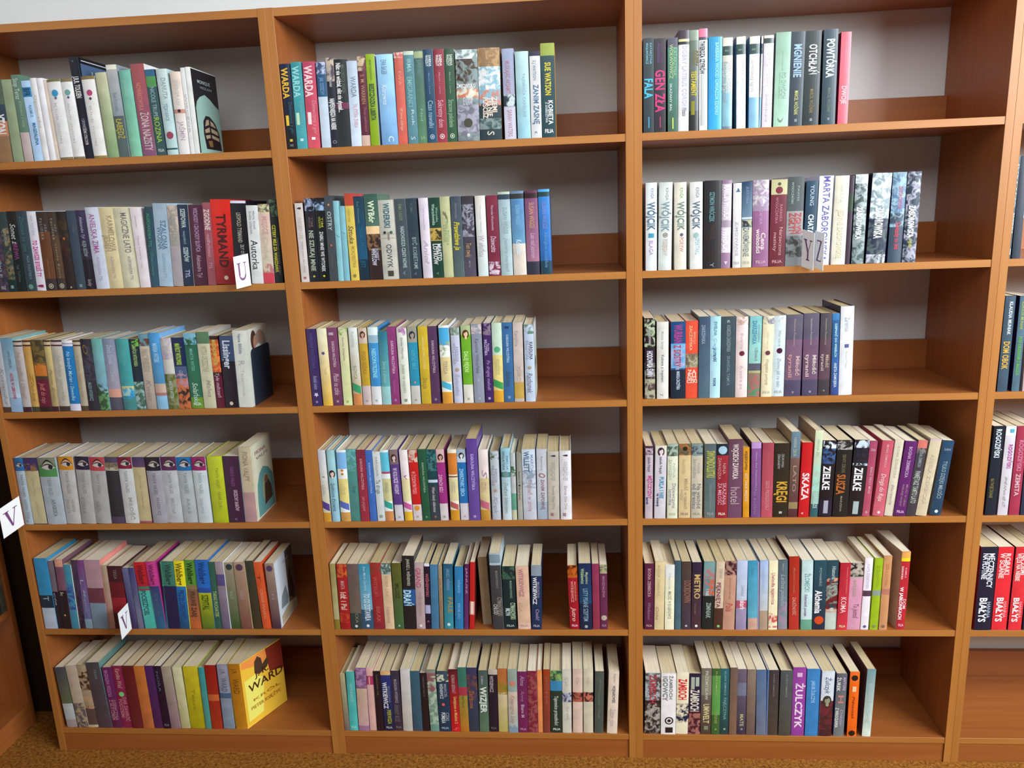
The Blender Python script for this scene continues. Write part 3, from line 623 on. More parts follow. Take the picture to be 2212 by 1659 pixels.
1742 1902 280 1615|dcc0b8 @0,.1:655 *0,.12:cc9 @.13,1:ddc0b4>ccc4a8 *.75,.87:b77 @.87,1:c45|.15,.38,.4,.55,c99,MIEJSCE / .4,.7,.35,.5,bba,~Cichej|cream and pink spine with red foot
1904 2026 215 1768|191b1c *0,.2:575|.3,.87,.35,.38,bb3,!CZTERY MILE ZA WARSZAWĄ / .45,.9,.15,.72,766,CZARNE STRONY KRAJU|black spine with yellow capitals
#1 1 630 390 7.213
157 283 355 40|d8d0cc s:423|.05,.08,.35,.5,334,♥ / .17,.45,.4,.5,bbb,WEISBERGER / .48,.88,.2,.55,aab,Diabeł ubiera się u Prady / .93,.96,.3,.5,b66,▬|off-white spine with tiny dark heart
287 437 280 190|1d1f28 *0,.15:9ac|.22,.34,.2,.65,755,TIM / .22,.35,.2,.4,766,WEAVER / .38,.87,.42,.5,a9b4a0,!NIE SZUKAJ MNIE / .92,.95,.4,.5,cc4,◆|black spine with grey-green title
440 593 275 330|111318 @.03,.14:223 *.05,.15:9bd|.23,.35,.2,.65,aa3,TIM / .22,.36,.2,.4,aa3,WEAVER / .4,.88,.32,.5,ccc,!ZABILI MNIE WE WTOREK / .92,.95,.4,.5,dd3,◆|black spine with pair of moons
597 722 240 480|434a50|.09,.12,.3,.5,c85,● / .18,.4,.45,.5,bcc,OSTRY / .55,.6,.3,.5,b64,● / .68,.85,.2,.5,766,Grzegorz|dark grey spine with orange dot
730 817 320 620|8bc6d0|.42,.44,.5,.5,478,~/|slim cyan spine, taller of pair
821 912 400 725|82becc|.34,.36,.5,.5,478,~/|slim cyan spine, shorter of pair
930 1062 205 800|b43>d73 @.14,1:dfc75c s:b44|.18,.32,.22,.4,ba4,WNUKA WNE / .36,.57,.5,.5,654,~Sztuka / .6,.85,.35,.55,ab8a3c,MORDERSTWA / .92,.97,.4,.5,553,@|orange-topped yellow spine
1067 1217 250 955|1f3c50>1c5a80 @.75,1:18303f|.06,.32,.2,.4,588,Ewa Wiśniewska / .35,.85,.4,.5,268,ZIARNO PRAWDY JEST|deep blue spine
1225 1432 215 1115|375a50>6a8a74 @.37,.46:ec9 @.46,1:322 *.46,.65:864|.08,.33,.4,.5,dec,!WYBór / .63,.83,.3,.45,ccd,!WHITLOW / .63,.77,.2,.7,aab,!ROBERT|green spine, sunset and dark base
1436 1685 310 1325|c4c4b8|.04,.35,.32,.5,367,!WIDERSKI / .38,.43,.2,.3,333,● / .38,.43,.2,.7,365,● / .4,.5,.5,.5,876,╪╪ / .55,.85,.3,.5,445,ODWYK / .89,.96,.35,.5,443,◙|wide grey-cream spine with small figures
1692 1863 290 1580|455058 s:cde|.06,.27,.3,.5,786,IRMA JUNIOR / .34,.86,.3,.55,abb,!NADCHODZĄ CZASY NOWE / .9,.95,.3,.5,889,v|slate spine with white edge
1867 2033 280 1760|30404c|.06,.18,.25,.5,566,ROMA / .48,.88,.35,.55,9aa,BYĆ KOBIETAMI / .92,.96,.3,.5,778,v|dark slate spine, pale serif title
#1 1 910 390 7.213
37 182 275 -50|dcd4e0|.12,.4,.15,.5,bac,Weronika / .52,.8,.4,.55,bab,~Anioł|lilac white spine
188 358 270 105|1c4034 @.375,.535:c9a850 *.385,.525:332|.08,.34,.25,.4,9ba,!Wierzchowska / .12,.3,.2,.7,9ba,Weronika / .57,.83,.35,.36,ddd,!LOTRÓW / .57,.79,.35,.72,ddd,!MIASTO / .93,.96,.3,.5,797,v|dark green spine with yellow square
361 517 255 275|bfc394|.15,.24,.4,.5,775,~f / .3,.6,.25,.6,9a7,MAŁŻEŃSKA / .34,.56,.2,.35,9a7,SZKODA|pale olive spine
522 677 250 450|44505e>566 s:9ab|.08,.27,.2,.5,889,Wierzchowska / .31,.66,.5,.5,ccbe30,!~Prawdziwe ja|slate spine with yellow brush title
682 862 245 620|38343c>555060 *.1,.5:99a|.12,.4,.2,.5,aab,Weronika / .57,.75,.4,.45,b96,~Ten twój / .8,.88,.15,.5,aaa,raz i on|stormy grey spine
895 1052 240 830|e8e4dc>cdd|.12,.45,.14,.5,cbc,Weronika Wierzch / .48,.75,.45,.5,bab,~W słońcu|white spine, thin script title
1067 1242 235 1005|7d2c42 s:dcc *.82,.99:dcd|.12,.43,.2,.5,cab,Weronika Wierzchowska / .5,.7,.45,.5,dbc,~Dziewczęta|wine red spine
1252 1437 180 1190|a5bcc4>b0c8cc @0,.03:bcb @.03,.09:345 s:345|.18,.5,.3,.55,8aa,SUSAN WIGGS / .55,.95,.25,.55,9ab,~Jezioro marzeń|pale blue-grey spine, dark top band
1447 1647 170 1385|59b @0,.03:68a @.03,.09:333 @.1,.62:58b>69b @.62,1:ddd4c8|.16,.4,.3,.5,8bd,SUSAN WIGGS / .57,.75,.4,.5,def,~Kołysanka|blue spine with sandy lower third
1655 1852 160 1605|7b4a72>a8748c @0,.03:635 @.03,.09:322 @.84,1:334 s:112|.14,.44,.35,.5,d0a070,SUSAN WIGGS / .5,.8,.35,.55,cac,~Lato nad jeziorem|mauve spine with dark base
1867 2042 140 1815|3a8ad8>2a60a8 @0,.03:5ae @.03,.085:244 @.84,1:245 s:2d4a66|.14,.46,.35,.5,88c,SUSAN WIGGS / .5,.92,.25,.55,69c,Afterglow szczęścia|bright blue spine, last in row
#1 2 1385 350 6.635
66 224 300 65|e0e8ea|.06,.18,.25,.6,99a,KINGA / .22,.53,.6,.5,56718a,!WÓJCIK / .57,.62,.5,.5,49b,■ / .65,.82,.35,.5,a8b,BLAGA|white spine with turquoise square
246 432 295 260|d4dcd8|.06,.2,.2,.6,999,KINGA / .22,.55,.5,.5,7c949c,!WÓJCIK / .57,.62,.4,.5,876,◉ / .64,.83,.3,.5,ca9,PODEJRZANY|grey-white spine with small brown emblem
477 648 295 475|e4dfcf|.06,.18,.25,.6,8a8,KINGA / .22,.54,.5,.55,6f8a80,!WÓJCIK / .57,.62,.3,.6,557,● / .62,.79,.3,.6,c88,PORYW|cream spine with pink-red word
700 878 290 700|e6e8e4|.06,.18,.25,.6,889,KINGA / .22,.53,.5,.5,556a7c,!WÓJCIK / .57,.64,.5,.5,9bb,● / .64,.83,.3,.6,8bc,SPEKTAKL|white spine with pale blue word
887 1137 270 905|282629 *.5,.9:322|.13,.46,.25,.45,5a8a8c,!SZYMON WRÓCZEK / .5,.66,.25,.5,433,PRINCESS / .93,.98,.2,.5,999,Y|wide black spine, small teal lettering
1140 1275 265 1165|987894 @.04,.45:cbc @.45,.53:a9a @.53,.82:dcd s:534|.05,.44,.6,.5,e8e4ec,!MARCIN WITUCH / .54,.81,.65,.5,eee,!WITUCH / .92,.96,.4,.5,dcd,▼|mauve spine with white block letters
1307 1427 305 1320|e2e0e0 s:225|.05,.11,.5,.6,468,▲ / .45,.86,.3,.5,aab,ZIMOWANIE / F:bbb|white spine with tiny blue picture
1432 1578 285 1450|1f3c60>9bc @.44,.52:334 *.44,.52:bb9 @.41,.43:cde @.53,1:d4d0b8|.06,.25,.2,.5,89b,JUSTYNA / .53,.87,.5,.45,567,ZANIEMÓWIENIE / F:bba|blue sky over cream spine
1592 1820 265 1600|a08aa4 *0,.3:ccc @.35,1:96648c|.2,.5,.2,.5,b9b,WYSOCZAŃSKA / .6,.8,.25,.65,dcc,!Cena / .56,.84,.25,.35,dcc,!wolności / F:caa|wide mauve spine with grey cloth top
1825 2052 255 1870|6f2a38 @0,.17:c0bc90 o:.12,.22,723 o:.05,.1,543|.2,.5,.16,.38,b78,WYSOCZAŃSKA / .28,.48,.16,.65,b78,BARBARA / .54,.87,.2,.7,c99,Narzeczona / .6,.82,.18,.35,c99,nazisty / F:c99|dark red spine with red-coated figure
#1 2 1690 350 6.635
37 272 215 75|4c5354>5c6466 @.38,.65:9a9a9c @.65,1:888c90 *.66,.9:444 s:dde|.06,.3,.12,.3,abb,WYSOCZAŃSKI / .1,.28,.12,.65,9aa,PAWEŁ / .4,.64,.35,.35,a44,!ZGŁYŃ / .4,.64,.35,.68,b55,!ZGŁYŃ|grey spine with dark coat figure
285 457 275 350|2a4a60>2d3f50 s:112|.05,.29,.3,.5,bcd,YOUNG / .39,.62,.4,.5,dee,!CHATA|dark blue spine behind white Y card
460 662 205 500|e8ecf8 s:cce|0,.95,.45,.55,5550a0,MARTA ZABOROWSKA|white spine with large violet capitals
695 893 200 765|e4dfcc>e0dcc8|.1,.3,.2,.5,ccb,MARTA / .38,.93,.35,.5,c8be9a,JEDYNE ZABOROWSKIE|wide glossy cream spine
898 962 195 975|413040 @.2,.4:343 s:222||narrow black spine
985 1162 180 1055|b4c0c4>899 *0,.7:e8eeee *.1,1:455 s:224|.36,.72,.42,.42,eee,!ZABOROWSKA|mottled silver spine, white capitals, left one
1190 1462 165 1300|8a9ca4 *0,.5:dee @.5,1:2a3048 *.5,1:566 @.9,1:ccd s:213|.38,.72,.4,.5,eee,!ZABOROWSKA|wide silver and navy spine, white capitals
1500 1702 150 1590|6482a0>5678a0 @.45,1:405060 *.0,.6:9bc s:225|.15,.4,.25,.6,b57,ZABOROWSKA / .55,.85,.3,.55,c34058,!Gwiazdy to lód|slate blue spine with red lettering
1712 1902 140 1805|2a3a4c *0,.5:eee *.0,1:aab s:556|.37,.72,.42,.45,eee,!ZABOROWSKA / .73,.84,.25,.5,bb3,~Ogień|silver black spine with yellow word
#2 0 0 680 7.135
35 182 360 -150|b8c0c8 @.93,1:543|.4,.9,.4,.6,999,~Kostandur|pale grey spine at frame edge
185 362 365 -5|6a9cb4>cde @.8,1:9bd s:7aa|.17,.4,.2,.55,577,ANNA SZEPIELAK / .47,.82,.22,.5,b35,!HOTEL W LEBKOWIE|sky blue spine, crimson small capitals
365 498 405 175|c0bab8 @0,.02:433 @.035,.055:cba @.06,.08:433 @.93,1:423|.15,.8,.4,.5,a99,~Na skrzydłach Olimpii|cream-grey spine with dark banded head
502 626 400 325|c89a50>d0a860 @0,.02:423 @.03,.05:cba @.06,.08:423 @.93,1:443|.45,.85,.35,.6,a83,~Złota|ochre spine with dark banded head
629 810 395 470|4a4030 *0,.35:763 @.32,.5:cb7830 @.55,1:6a2038 @.93,1:322|.6,.88,.4,.5,c77,~Jedź do raju|dark brown and crimson spine
815 917 400 635|d0c080>b09a70 @0,.02:423 @.03,.05:cba @.06,.08:423 @.93,1:423|.4,.85,.35,.6,986,~Panna Emily|yellow-beige spine with dark banded head
920 1090 400 755|c0bcb0 @0,.02:423 @.03,.05:cbb @.06,.08:423 @.93,1:433|.2,.85,.3,.6,aa9,~Nadzieja wszystka|grey-cream spine with dark banded head
1093 1257 400 910|dde @.08,.9:1c78b8 @0,.03:eee @.04,.05:88a|.15,.85,.32,.5,adf,~Na kredyt Marian i Szwedka|bright blue spine, white head and foot
1260 1377 400 1090|b8b098 @0,.02:533 @.03,.05:cba @.06,.08:533 @.93,1:543|.2,.8,.3,.5,a98,~Cienie niezwykłe|beige spine with dark banded head
1380 1542 380 1220|302c38 *.1,.6:445|.05,.2,.4,.4,763,~O / .6,.86,.3,.4,799,!MAGDA WITKIEWICZ|black-purple spine with gold swirl
1546 1703 375 1385|6cb0a8>8ac @.75,1:696 *.6,1:353||turquoise spine with green trees
1716 1915 375 1555|8490a8>b0a8b8 @.7,.82:dba690 @.82,1:556|.08,.35,.35,.5,bcd,~Dorota Szumska / .45,.6,.3,.5,bbc,Zatoka|lilac-grey spine with beach sunset
1920 2112 380 1775|48a0a0>40a0a8 @.66,.7:cc8 @.7,.8:9cc *.68,.84:39c @.8,1:488||turquoise spine with parasol patch
#2 0 290 680 7.135
47 192 380 -108|1c2c38 *0,.1:7b4 @.6,1:465 *.6,1:9bb|.1,.38,.35,.5,9b7,!MAŃCIA WITKOWSKA|black-green spine with lime lettering
196 356 300 20|c8c0ac>a89c90 @0,.16:69a *.06,.16:643|.2,.5,.5,.5,aa9a8c,!PAŁAC WNERUSZAK / .6,.88,.4,.5,988,~Kwiat|beige spine with village photo head
366 535 285 208|4a9cd8>58a @.66,.78:c9b0a0 @.78,.82:a77 @.82,1:8bd s:7ad|.13,.38,.4,.5,9ce,!MARIA WITEK|blue sky spine with pinkish lower band
540 700 360 385|c8c8c0 *.0,.3:bab @.5,1:886 *.5,1:562 @.94,1:775|.6,.85,.3,.5,aba,!MIRTKA WITEK / .1,.3,.3,.5,aab,~Dolina|cream spine with autumn leaves
705 885 355 565|1c2850 @.4,.57:4a5c80 @.57,1:c8703c *.5,.75:b89 *.7,1:322 s:124|.08,.38,.38,.45,ac4,!MAŃKOT WITKOWSKI / .45,.6,.3,.5,9ab,~Gronia|navy spine with orange sunset below
890 1080 290 740|2c6a50 @0,.15:78b8d0 *.05,.17:252 @.85,1:6a9430 s:9cd|.2,.5,.25,.5,7ba,MARTA WITEK / .65,.92,.4,.5,bdc,~Solański / F:ced|green spine with landscape head
1085 1272 270 950|c8c8a8 @0,.15:567a5a s:aaa|.18,.52,.42,.5,a8a88c,!WITKA ORZESZYNA / .62,.85,.35,.6,998,~Malwa| cream spine with green photo head
1278 1405 330 1130|301820 @.05,.5:c05028 *.1,.5:e84 @.55,1:5c1830|.05,.4,.4,.5,bb5,!MAGDALENA WITEK / .5,.85,.4,.5,cab,~Tyle milczeń|fiery red and orange spine
1410 1610 330 1305|384868 @.35,1:201820|.06,.45,.5,.5,c4ccdc,!Lissinger / .92,.96,.35,.5,cba,●|navy over black spine, white lettering
1622 1830 250 1470|d0d4cc|.04,.3,.2,.5,889,!Hanna Bilińska / .38,.45,.4,.5,aaa,R / .5,.85,.2,.5,bbb,Tajemnice|white spine beside black bookend
#2 1 650 670 7.541
177 348 310 60|3c2c60|.05,.5,.3,.5,55508a,~KAROLINA WILCZYŃSKA / .6,.78,.4,.55,99b,~Anielski kokon / .82,.88,.55,.5,cce,♣ / .93,.96,.3,.5,aab,▣|dark violet spine with white butterfly
370 527 300 250|e8e8c8>dcb038|.28,.35,.45,.5,548,✿ / .5,.6,.2,.6,cb7,Tysiąc|white spine fading to golden yellow
532 690 290 420|7c4468>6a3c58|.05,.1,.35,.4,cbc,ϟ / .17,.5,.25,.5,cab,!KAROLINA WILCZYŃSKA / .58,.86,.5,.55,cab,~Płatki na szkle / .93,.96,.3,.5,cbc,▣|mauve spine with white script
702 842 285 600|d8d4b0>d4e0a0 *0,.1:7a4|.12,.42,.2,.5,998,~Karolina Wilczyńska / .93,.97,.35,.5,9a6,▣|pale yellow-green spine, leafy head
866 1005 285 765|e0e8e4>b8a070 @.85,1:d08850 d:.7,.8,3a9868|.05,.25,.25,.5,abb,Karolina / .48,.66,.35,.5,898,SŁONCA|white-tan spine with green diagonal stripe
1022 1157 290 925|c09c30 @0,.2:cba p:.08,.32,421,c98 @.75,1:cbb|.3,.6,.4,.5,a98030,POD GÓRA / .93,.96,.35,.5,aa9,▣|mustard spine with woman's head
1165 1327 280 1080|3c8cc8 @0,.1:dee @.1,.2:9bc @.76,1:dde0e0|.27,.65,.38,.5,8cd8f0,!NIEDOPATRZENIE / .93,.96,.3,.5,aab,▣|blue spine with white foot
1332 1477 350 1245|28788c>70b8b8 @.75,1:9cc|.4,.7,.35,.5,9cc,~Serce z chmur|teal spine with paler lower half
1482 1618 270 1395|8c3c74|.18,.6,.28,.5,d0a8c4,!KAROLINA WILCZYŃSKA / .68,.85,.25,.5,a6a,Zaproszenie / .93,.96,.35,.5,c9b,▣|magenta spine
1640 1800 290 1550|e0e4d8 *0,.1:a7a|.12,.4,.2,.5,889,~Karolina Wilczyńska / .47,.85,.3,.5,9a9,~Jeszcze nie wszystko / .92,.97,.4,.5,665,▣|white spine with pink flower head
1810 1958 270 1725|2c90b0 @0,.2:998 p:.1,.34,234,a98 @.76,1:c8c8c0|.3,.55,.35,.5,58b8cc,SZEŚĆ BRZ / .7,.73,.4,.5,d97,★ / .93,.96,.3,.5,998,▣|teal spine with woman's face
#2 1 900 670 7.539
88 242 265 10|d0b430>c8a830|.13,.55,.22,.5,e0d080,!KAROLINA WILCZYŃSKA / .65,.8,.4,.5,984,~Stacja|yellow spine
246 392 265 170|543858|.18,.6,.25,.5,b8a0b8,!KAROLINA WILCZYŃSKA / .93,.96,.3,.5,aab,▣|dark plum spine
430 592 250 350|e8ece4 @.03,.25:48a8d8 *.2,.38:9a8 @.4,.72:d8c890 @.85,1:d89838 d:.7,.78,4ab0d0|.45,.62,.35,.5,a98,TERESA|white spine, blue head, blue diagonal stripe
620 760 285 545|c0c4d8 @0,.1:bcc *0,.1:787|.2,.48,.3,.35,99b,WILCZYŃSKA / .25,.45,.3,.65,99b,KAROLINA / .53,.58,.5,.55,a98,● / .6,.9,.35,.5,aac,~Światełko|pale lilac spine with brown heart
777 932 250 710|6cac2c @0,.12:ab8 p:.1,.34,532,ec9 @.76,1:dcdcd0|.33,.6,.4,.45,bdea90,!DALEJ PIĘKNI / .93,.96,.3,.5,998,▣|lime green spine with smiling girl
946 1112 230 880|8c94a4 *0,.12:cbb s:dde|.18,.62,.28,.5,667,Karolina Wilczyńska / .68,.88,.3,.5,aab,~Marzenia / .93,.96,.3,.5,bcc,▣|grey-blue spine, white flower head
1127 1255 215 1070|402860 *0,.15:878|.2,.4,.3,.3,c0b0d8,!WILCZYŃSKA / .25,.35,.2,.65,cbd,Karolina / .46,.84,.4,.55,a8b,~Po drugiej melodii / .92,.97,.4,.5,dce,▣|deep purple spine
1262 1425 210 1215|c4dcc8 @.4,1:dccc80 o:.33,.3,5a7 @.85,1:d8a030 d:.7,.79,389a50|.45,.65,.3,.5,bb8,PRZEJDZIE SZCZĘ|mint-cream spine with green diagonal stripe
1430 1592 205 1380|386898|.04,.08,.3,.5,235,ϟ / .15,.5,.22,.5,a8c4e0,!KAROLINA WILCZYŃSKA / .6,.8,.4,.5,456,~Sekret / .92,.96,.35,.5,abc,▣|steel blue spine
1600 1757 200 1560|c4b8b0 @.75,.96:c0a050|.1,.3,.3,.4,aa9cb0,Karolina / .55,.75,.35,.5,a99a90,POWRÓT|beige spine with ochre lower panel
1780 1937 235 1740|bccce0 *0,.12:687 s:d0dcd4|.2,.45,.3,.35,99b,WILCZYŃSKA / .22,.45,.3,.7,667,!KAROLINA / .53,.58,.4,.5,a97,● / .62,.88,.5,.5,778,~Rachunek|pale blue spine, last in row, mint cover
#2 2 1385 640 7.212
58 220 345 50|281c24 *0,.35:ab9 *.55,1:998 @.75,1:a9a890 *.75,1:544|.1,.32,.2,.5,ccc,MARTA ZABOROWSKA / .4,.72,.5,.5,dde,!HODOWCA ŚWIŃ|black and grey portrait spine
246 425 400 245|dcdcd4|.12,.35,.2,.5,aaa,Monika Szwaja / .42,.78,.22,.5,667,Kobieta z Impetem / .93,.96,.25,.5,999,y|off-white spine
462 687 400 465|1c4878 @.28,.6:58a8d8 *.3,.62:aaa8c8 @.62,1:1c2838 s:613|.04,.28,.5,.5,a84088,!WURBAN / .3,.58,.42,.45,a04868,!Z SIOSTRY / .64,.88,.2,.5,bcd,!MARIOLA ZACZYŃSKA|blue and purple cinematic spine
691 885 385 695|e05038 @.42,.6:a8a888 *.42,.6:765|.06,.38,.2,.4,d8b088,!ZACZYŃSKA / .14,.3,.15,.7,d8a888,MARIOLA / .63,.68,.55,.5,ecb,_!ZA / .68,.72,.55,.5,ecb,_!KLI / .72,.76,.6,.5,ecb,_!NACZ / .76,.8,.75,.5,ecb,_!CZKI|orange-red spine with face panel
890 1058 320 905|3c5068>506878|.1,.33,.3,.4,89a,!ZAKRZEWSKA / .5,.7,.2,.5,567,Ciekawe|slate blue spine
1065 1228 315 1080|a8d8e8>b4dce8|.06,.23,.25,.5,689,!EWELINA / .26,.44,.25,.5,9bc,Ciepłe / .38,.55,.3,.5,468,!poranki / .75,.85,.3,.5,468,!noce|light aqua spine
1240 1460 320 1255|3c4c54|.04,.08,.2,.5,bcc,ε / .1,.43,.25,.5,899,AGNIESZKA ZAKRZEWSKA / .48,.85,.2,.5,789,SKANDAL TAMTA|dark slate spine
1463 1648 320 1480|e0d0cc *0,.1:b98 o:.45,.22,623|.2,.4,.2,.5,cab,Ewelina / .6,.9,.2,.5,cab,A sobie po|pale pink-cream spine with dark red rose
#2 2 1610 640 7.212
36 220 315 80|80c0c0>a0c8b8 @.58,.67:556 @.67,.7:aa7 @.7,.85:876 @.85,1:586 *.7,1:a66|.05,.34,.3,.4,4888a8,!ZAKRZEWSKA / .1,.32,.15,.75,79a,AGNIESZKA / .38,.55,.25,.6,788,~Uśmiech|aqua spine with flowery meadow
240 410 310 280|e8dcb8 *0,.1:889 o:.45,.22,634|.2,.4,.15,.5,ccb,Marzena / .52,.85,.25,.5,a98,~Wszystkie pomysły / F:bba|cream-yellow spine with dark rose
414 600 300 455|ccdce0 *0,.08:baa o:.43,.24,413|.18,.38,.2,.5,abb,Marzena / .52,.88,.25,.5,9ab,~Znowu jak na balu / F:abb|pale blue-white spine with dark rose
606 855 290 645|5c5868>4c4460 @.3,.8:745870|.05,.38,.1,.5,a99,Stanisława Fleszarowa / .5,.75,.22,.75,b8a0a0,!Miłość / .48,.77,.22,.3,b88888,!tyranii / .93,.97,.18,.5,a99,▣|wide plum spine, leftmost of three alike
880 1118 270 915|5c5868>4c4460 @.3,.8:6c5068 s:214|.06,.38,.1,.5,aaa,Stanisława Fleszarowa / .5,.74,.22,.75,c0b8b0,!Miłość / .49,.77,.22,.3,c0a8a8,!tyranii / .93,.97,.18,.5,bbb,▣|wide plum spine, middle of three alike
1128 1302 265 1180|4c4850>403840 @.3,.8:58404c|.06,.38,.14,.5,998,Stanisława Fleszarowa / .5,.66,.25,.7,a99888,!Miłość / .49,.7,.25,.3,a99,!tyranii / .92,.96,.2,.5,9a8,▣|narrower plum-brown spine, right of three alike
1338 1447 270 1360|3878b0>344888 s:aab @.08,.55:2c5c90|.12,.53,.28,.5,a8d8e0,!SZEPNĄĆ DO WISIELCA / .6,.9,.35,.5,bcd,!ANETA ZAMOJSKA|blue spine with pale sides
1450 1655 160 1490|e4e8ec s:335|.12,.28,.3,.5,9ab,Zaremba / .42,.46,.3,.5,536090,■ / .5,.7,.12,.5,bbb,Roland Trojan|tall white spine, last in row
#3 0 10 930 7.373
308 470 440 120|a8b8c4 @0,.19:2868a0 i:0.110,2868a0|.24,.58,.25,.6,788,TANYA VALEO / .62,.92,.25,.6,899,ARABSKA ŻONA / .93,.97,.4,.5,788,v|grey-blue spine, blue eye picture
475 685 440 270|3c3460>684068 @.19,.99:bcb48c *.08,.2:864|.3,.9,.15,.5,b0a880,~Marta i Gość|purple spine with yellow panel, first one
697 980 440 510|a8b4bc @0,.28:4c8a50 @0,.1:798070 i:.14,4c8a50|.29,.56,.2,.5,788,TANYA VALEO / .62,.88,.2,.55,788,!ARABSKA|wide grey spine, green eye picture
1000 1230 425 840|b8b8b8 @0,.19:c88820 i:0.110,c88820 s:ccc|.21,.54,.2,.5,888,TANYA VALEO / .63,.84,.2,.3,999,KRUCJATA / .63,.82,.2,.65,999,ARABSKA|pale grey spine, amber eye picture
1240 1460 425 1110|a8a8a8 @0,.19:28203c i:0.110,28203c|.21,.54,.22,.5,888,TANYA VALEO / .6,.85,.22,.3,888,CÓRKA|grey spine, dark navy eye picture
1465 1700 435 1310|a4a4a4 @0,.2:b0404c i:0.116,b0404c|.24,.55,.18,.5,888,TANYA VALEO / .66,.83,.2,.3,888,KSIĘŻN|grey spine, coral red eye picture
1722 1920 430 1550|4c4058 @.18,.9:2c2c30 *.08,.2:875 @.15,.2:aa9||dark spine with black stripe
1935 2150 430 1770|c4c8c8 @0,.17:801c38 i:0.099,801c38|.2,.53,.22,.5,889,TANYA VALEO / .6,.95,.25,.6,999,MIŁOŚĆ|silver-white spine, crimson eye picture
#3 0 300 930 7.373
20 215 430 -160|44385c>a05868 @.15,.97:b8ac84|.25,.8,.15,.5,a99a78,~Anna Weber|purple spine with yellow panel, second one
235 465 430 90|9c9ca4 @0,.2:201c28 i:0.116,201c28|.23,.56,.22,.5,667,TANYA VALEO / .6,.88,.2,.55,778,ARABSKI KSI|mid grey spine, black eye picture
472 715 425 330|b4b8bc @0,.2:582850 i:0.116,582850|.23,.55,.2,.5,888,TANYA VALEO / .62,.86,.2,.5,899,MIŁOSNA|light grey spine, plum eye picture
722 955 430 580|acb4b8 @0,.2:1c6ca8 i:0.116,1c6ca8|.23,.55,.22,.5,788,TANYA VALEO / .62,.86,.2,.5,899,ARAB|light grey spine, bright blue eye picture
962 1180 425 825|c0ccd0 @0,.2:8c2460 i:0.116,8c2460|.23,.55,.22,.5,899,TANYA VALEO / .62,.86,.2,.4,9ab,OKRUTNA|silver spine, magenta eye picture
1200 1435 410 1075|b8c430>a8b420|.17,.48,.2,.6,8c9428,TANYA VALEO / .53,.8,.2,.6,8c9030,ARAB DURU|yellow-green spine
1442 1700 415 1325|3c2038 s:688|.15,.45,.2,.5,848,TANYA VALEO / .5,.82,.2,.6,b9a,!GRZECHY BABÓW / .93,.97,.25,.5,768,v|dark aubergine spine
1705 1892 265 1575|b8ac90 @.6,1:a88 s:cccab4|.06,.45,.4,.5,887868,FIONA VALPY|tall beige spine, last in row
#3 1 680 900 6.914
135 250 500 30|c8ccd8>ccc8a0 @.87,1:c89030 d:.7,.8,503c88|.35,.38,.5,.6,668,~v / .48,.62,.35,.4,aa9,ŁZAWA|lilac-grey spine with purple diagonal stripe
268 380 500 170|98c8cc>90bcd0 p:.32,.4,322,dcb|.45,.85,.45,.5,578,~Spełnione życzenia|aqua spine with long-haired girl
400 540 500 315|e0ecf0 @.03,.26:78b0e0 @.4,.75:dccc80 @.87,1:c89850 d:.7,.79,5468b8 o:.28,.14,c72 o:.33,.14,c72|.47,.62,.4,.45,bb8,LIŚCIE|white spine, blue head, blue stripe
543 690 490 440|4c8c88>488078 *0,.3:6aa|.5,.6,.3,.6,366,~Sny|sea green spine
695 825 500 580|7c2840>983040|.12,.55,.25,.5,c88,!KAROLINA WILCZYŃSKA / .65,.85,.35,.5,c78,~Jutro przypłynę|crimson red spine
832 932 505 715|3c68b4|.17,.6,.25,.5,90b0e0,!KAROLINA WILCZYŃSKA|royal blue spine
945 1055 525 830|c8d0d0|.07,.35,.25,.5,999,KAROLINA / .4,.6,.5,.5,677,Ta druga / .9,.96,.5,.5,777,⊙|white-grey spine
1062 1187 500 960|dcecec @.03,.3:58b8d0 @.3,.33:a46 @.4,.72:c8c490 @.86,1:c88850 d:.7,.79,309c90|.45,.6,.3,.5,998,SPOKOJU|white spine, cyan head, teal stripe
1212 1335 500 1105|583c80 @0,.2:766 p:.1,.34,422,cbb @.77,1:c8c8cc|.25,.62,.45,.5,c8b8dc,!W KOLORZE WIOSNY / .93,.96,.35,.5,999,▣|purple spine with dark-haired woman
1350 1470 500 1255|e0d8d8 @.4,.72:d8d0a0 @.87,1:d8b030 d:.72,.8,c05898|.33,.4,.5,.6,a78,~v|white-pink spine with pink diagonal stripe
1482 1612 500 1390|c02020 *0,.17:cba @.77,1:d0c8c8 o:.82,.3,d9902c s:dcc|.3,.62,.4,.4,e09090,!W ŻYCIOWYM PYŁKU / .93,.96,.3,.5,999,▣|red spine with orange disc
1618 1735 490 1535|24543c|.18,.6,.22,.5,8a8,!KAROLINA WILCZYŃSKA / .93,.96,.3,.5,8b9,▣|dark green spine
1740 1878 495 1660|184048 *0,.3:377 @.5,1:333c48 @.42,.46:bcd|.1,.3,.2,.5,688,Karolina / .52,.88,.3,.5,bbb,~Wiem kiedy skłamiesz / .92,.97,.3,.5,a84,▣|dark teal-black spine
1885 2003 490 1805|943078 @0,.18:caa p:.1,.33,211,c98 @.76,1:c8c4c4|.35,.6,.4,.35,d0a0c4,!ZAPACH BZU / .93,.96,.35,.5,998,▣|magenta spine with young woman
#3 1 950 900 6.914
170 300 490 110|e0dcc8 @.05,.35:c87830 @.37,.39:743 @.4,.72:d0c898 @.85,1:c88c28 d:.72,.8,b05858|.45,.6,.35,.5,aa9,NOCE SZCZ|cream spine, orange head, coral stripe
320 447 490 250|2068a8 @0,.17:9ab p:.08,.3,223,ddd @.1,.18:bcd @.76,1:c8c4cc|.27,.66,.4,.4,90c8e8,!ZWIERZYNIEC SERCA / .93,.96,.3,.5,c9a,▣|blue spine with dark-haired girl
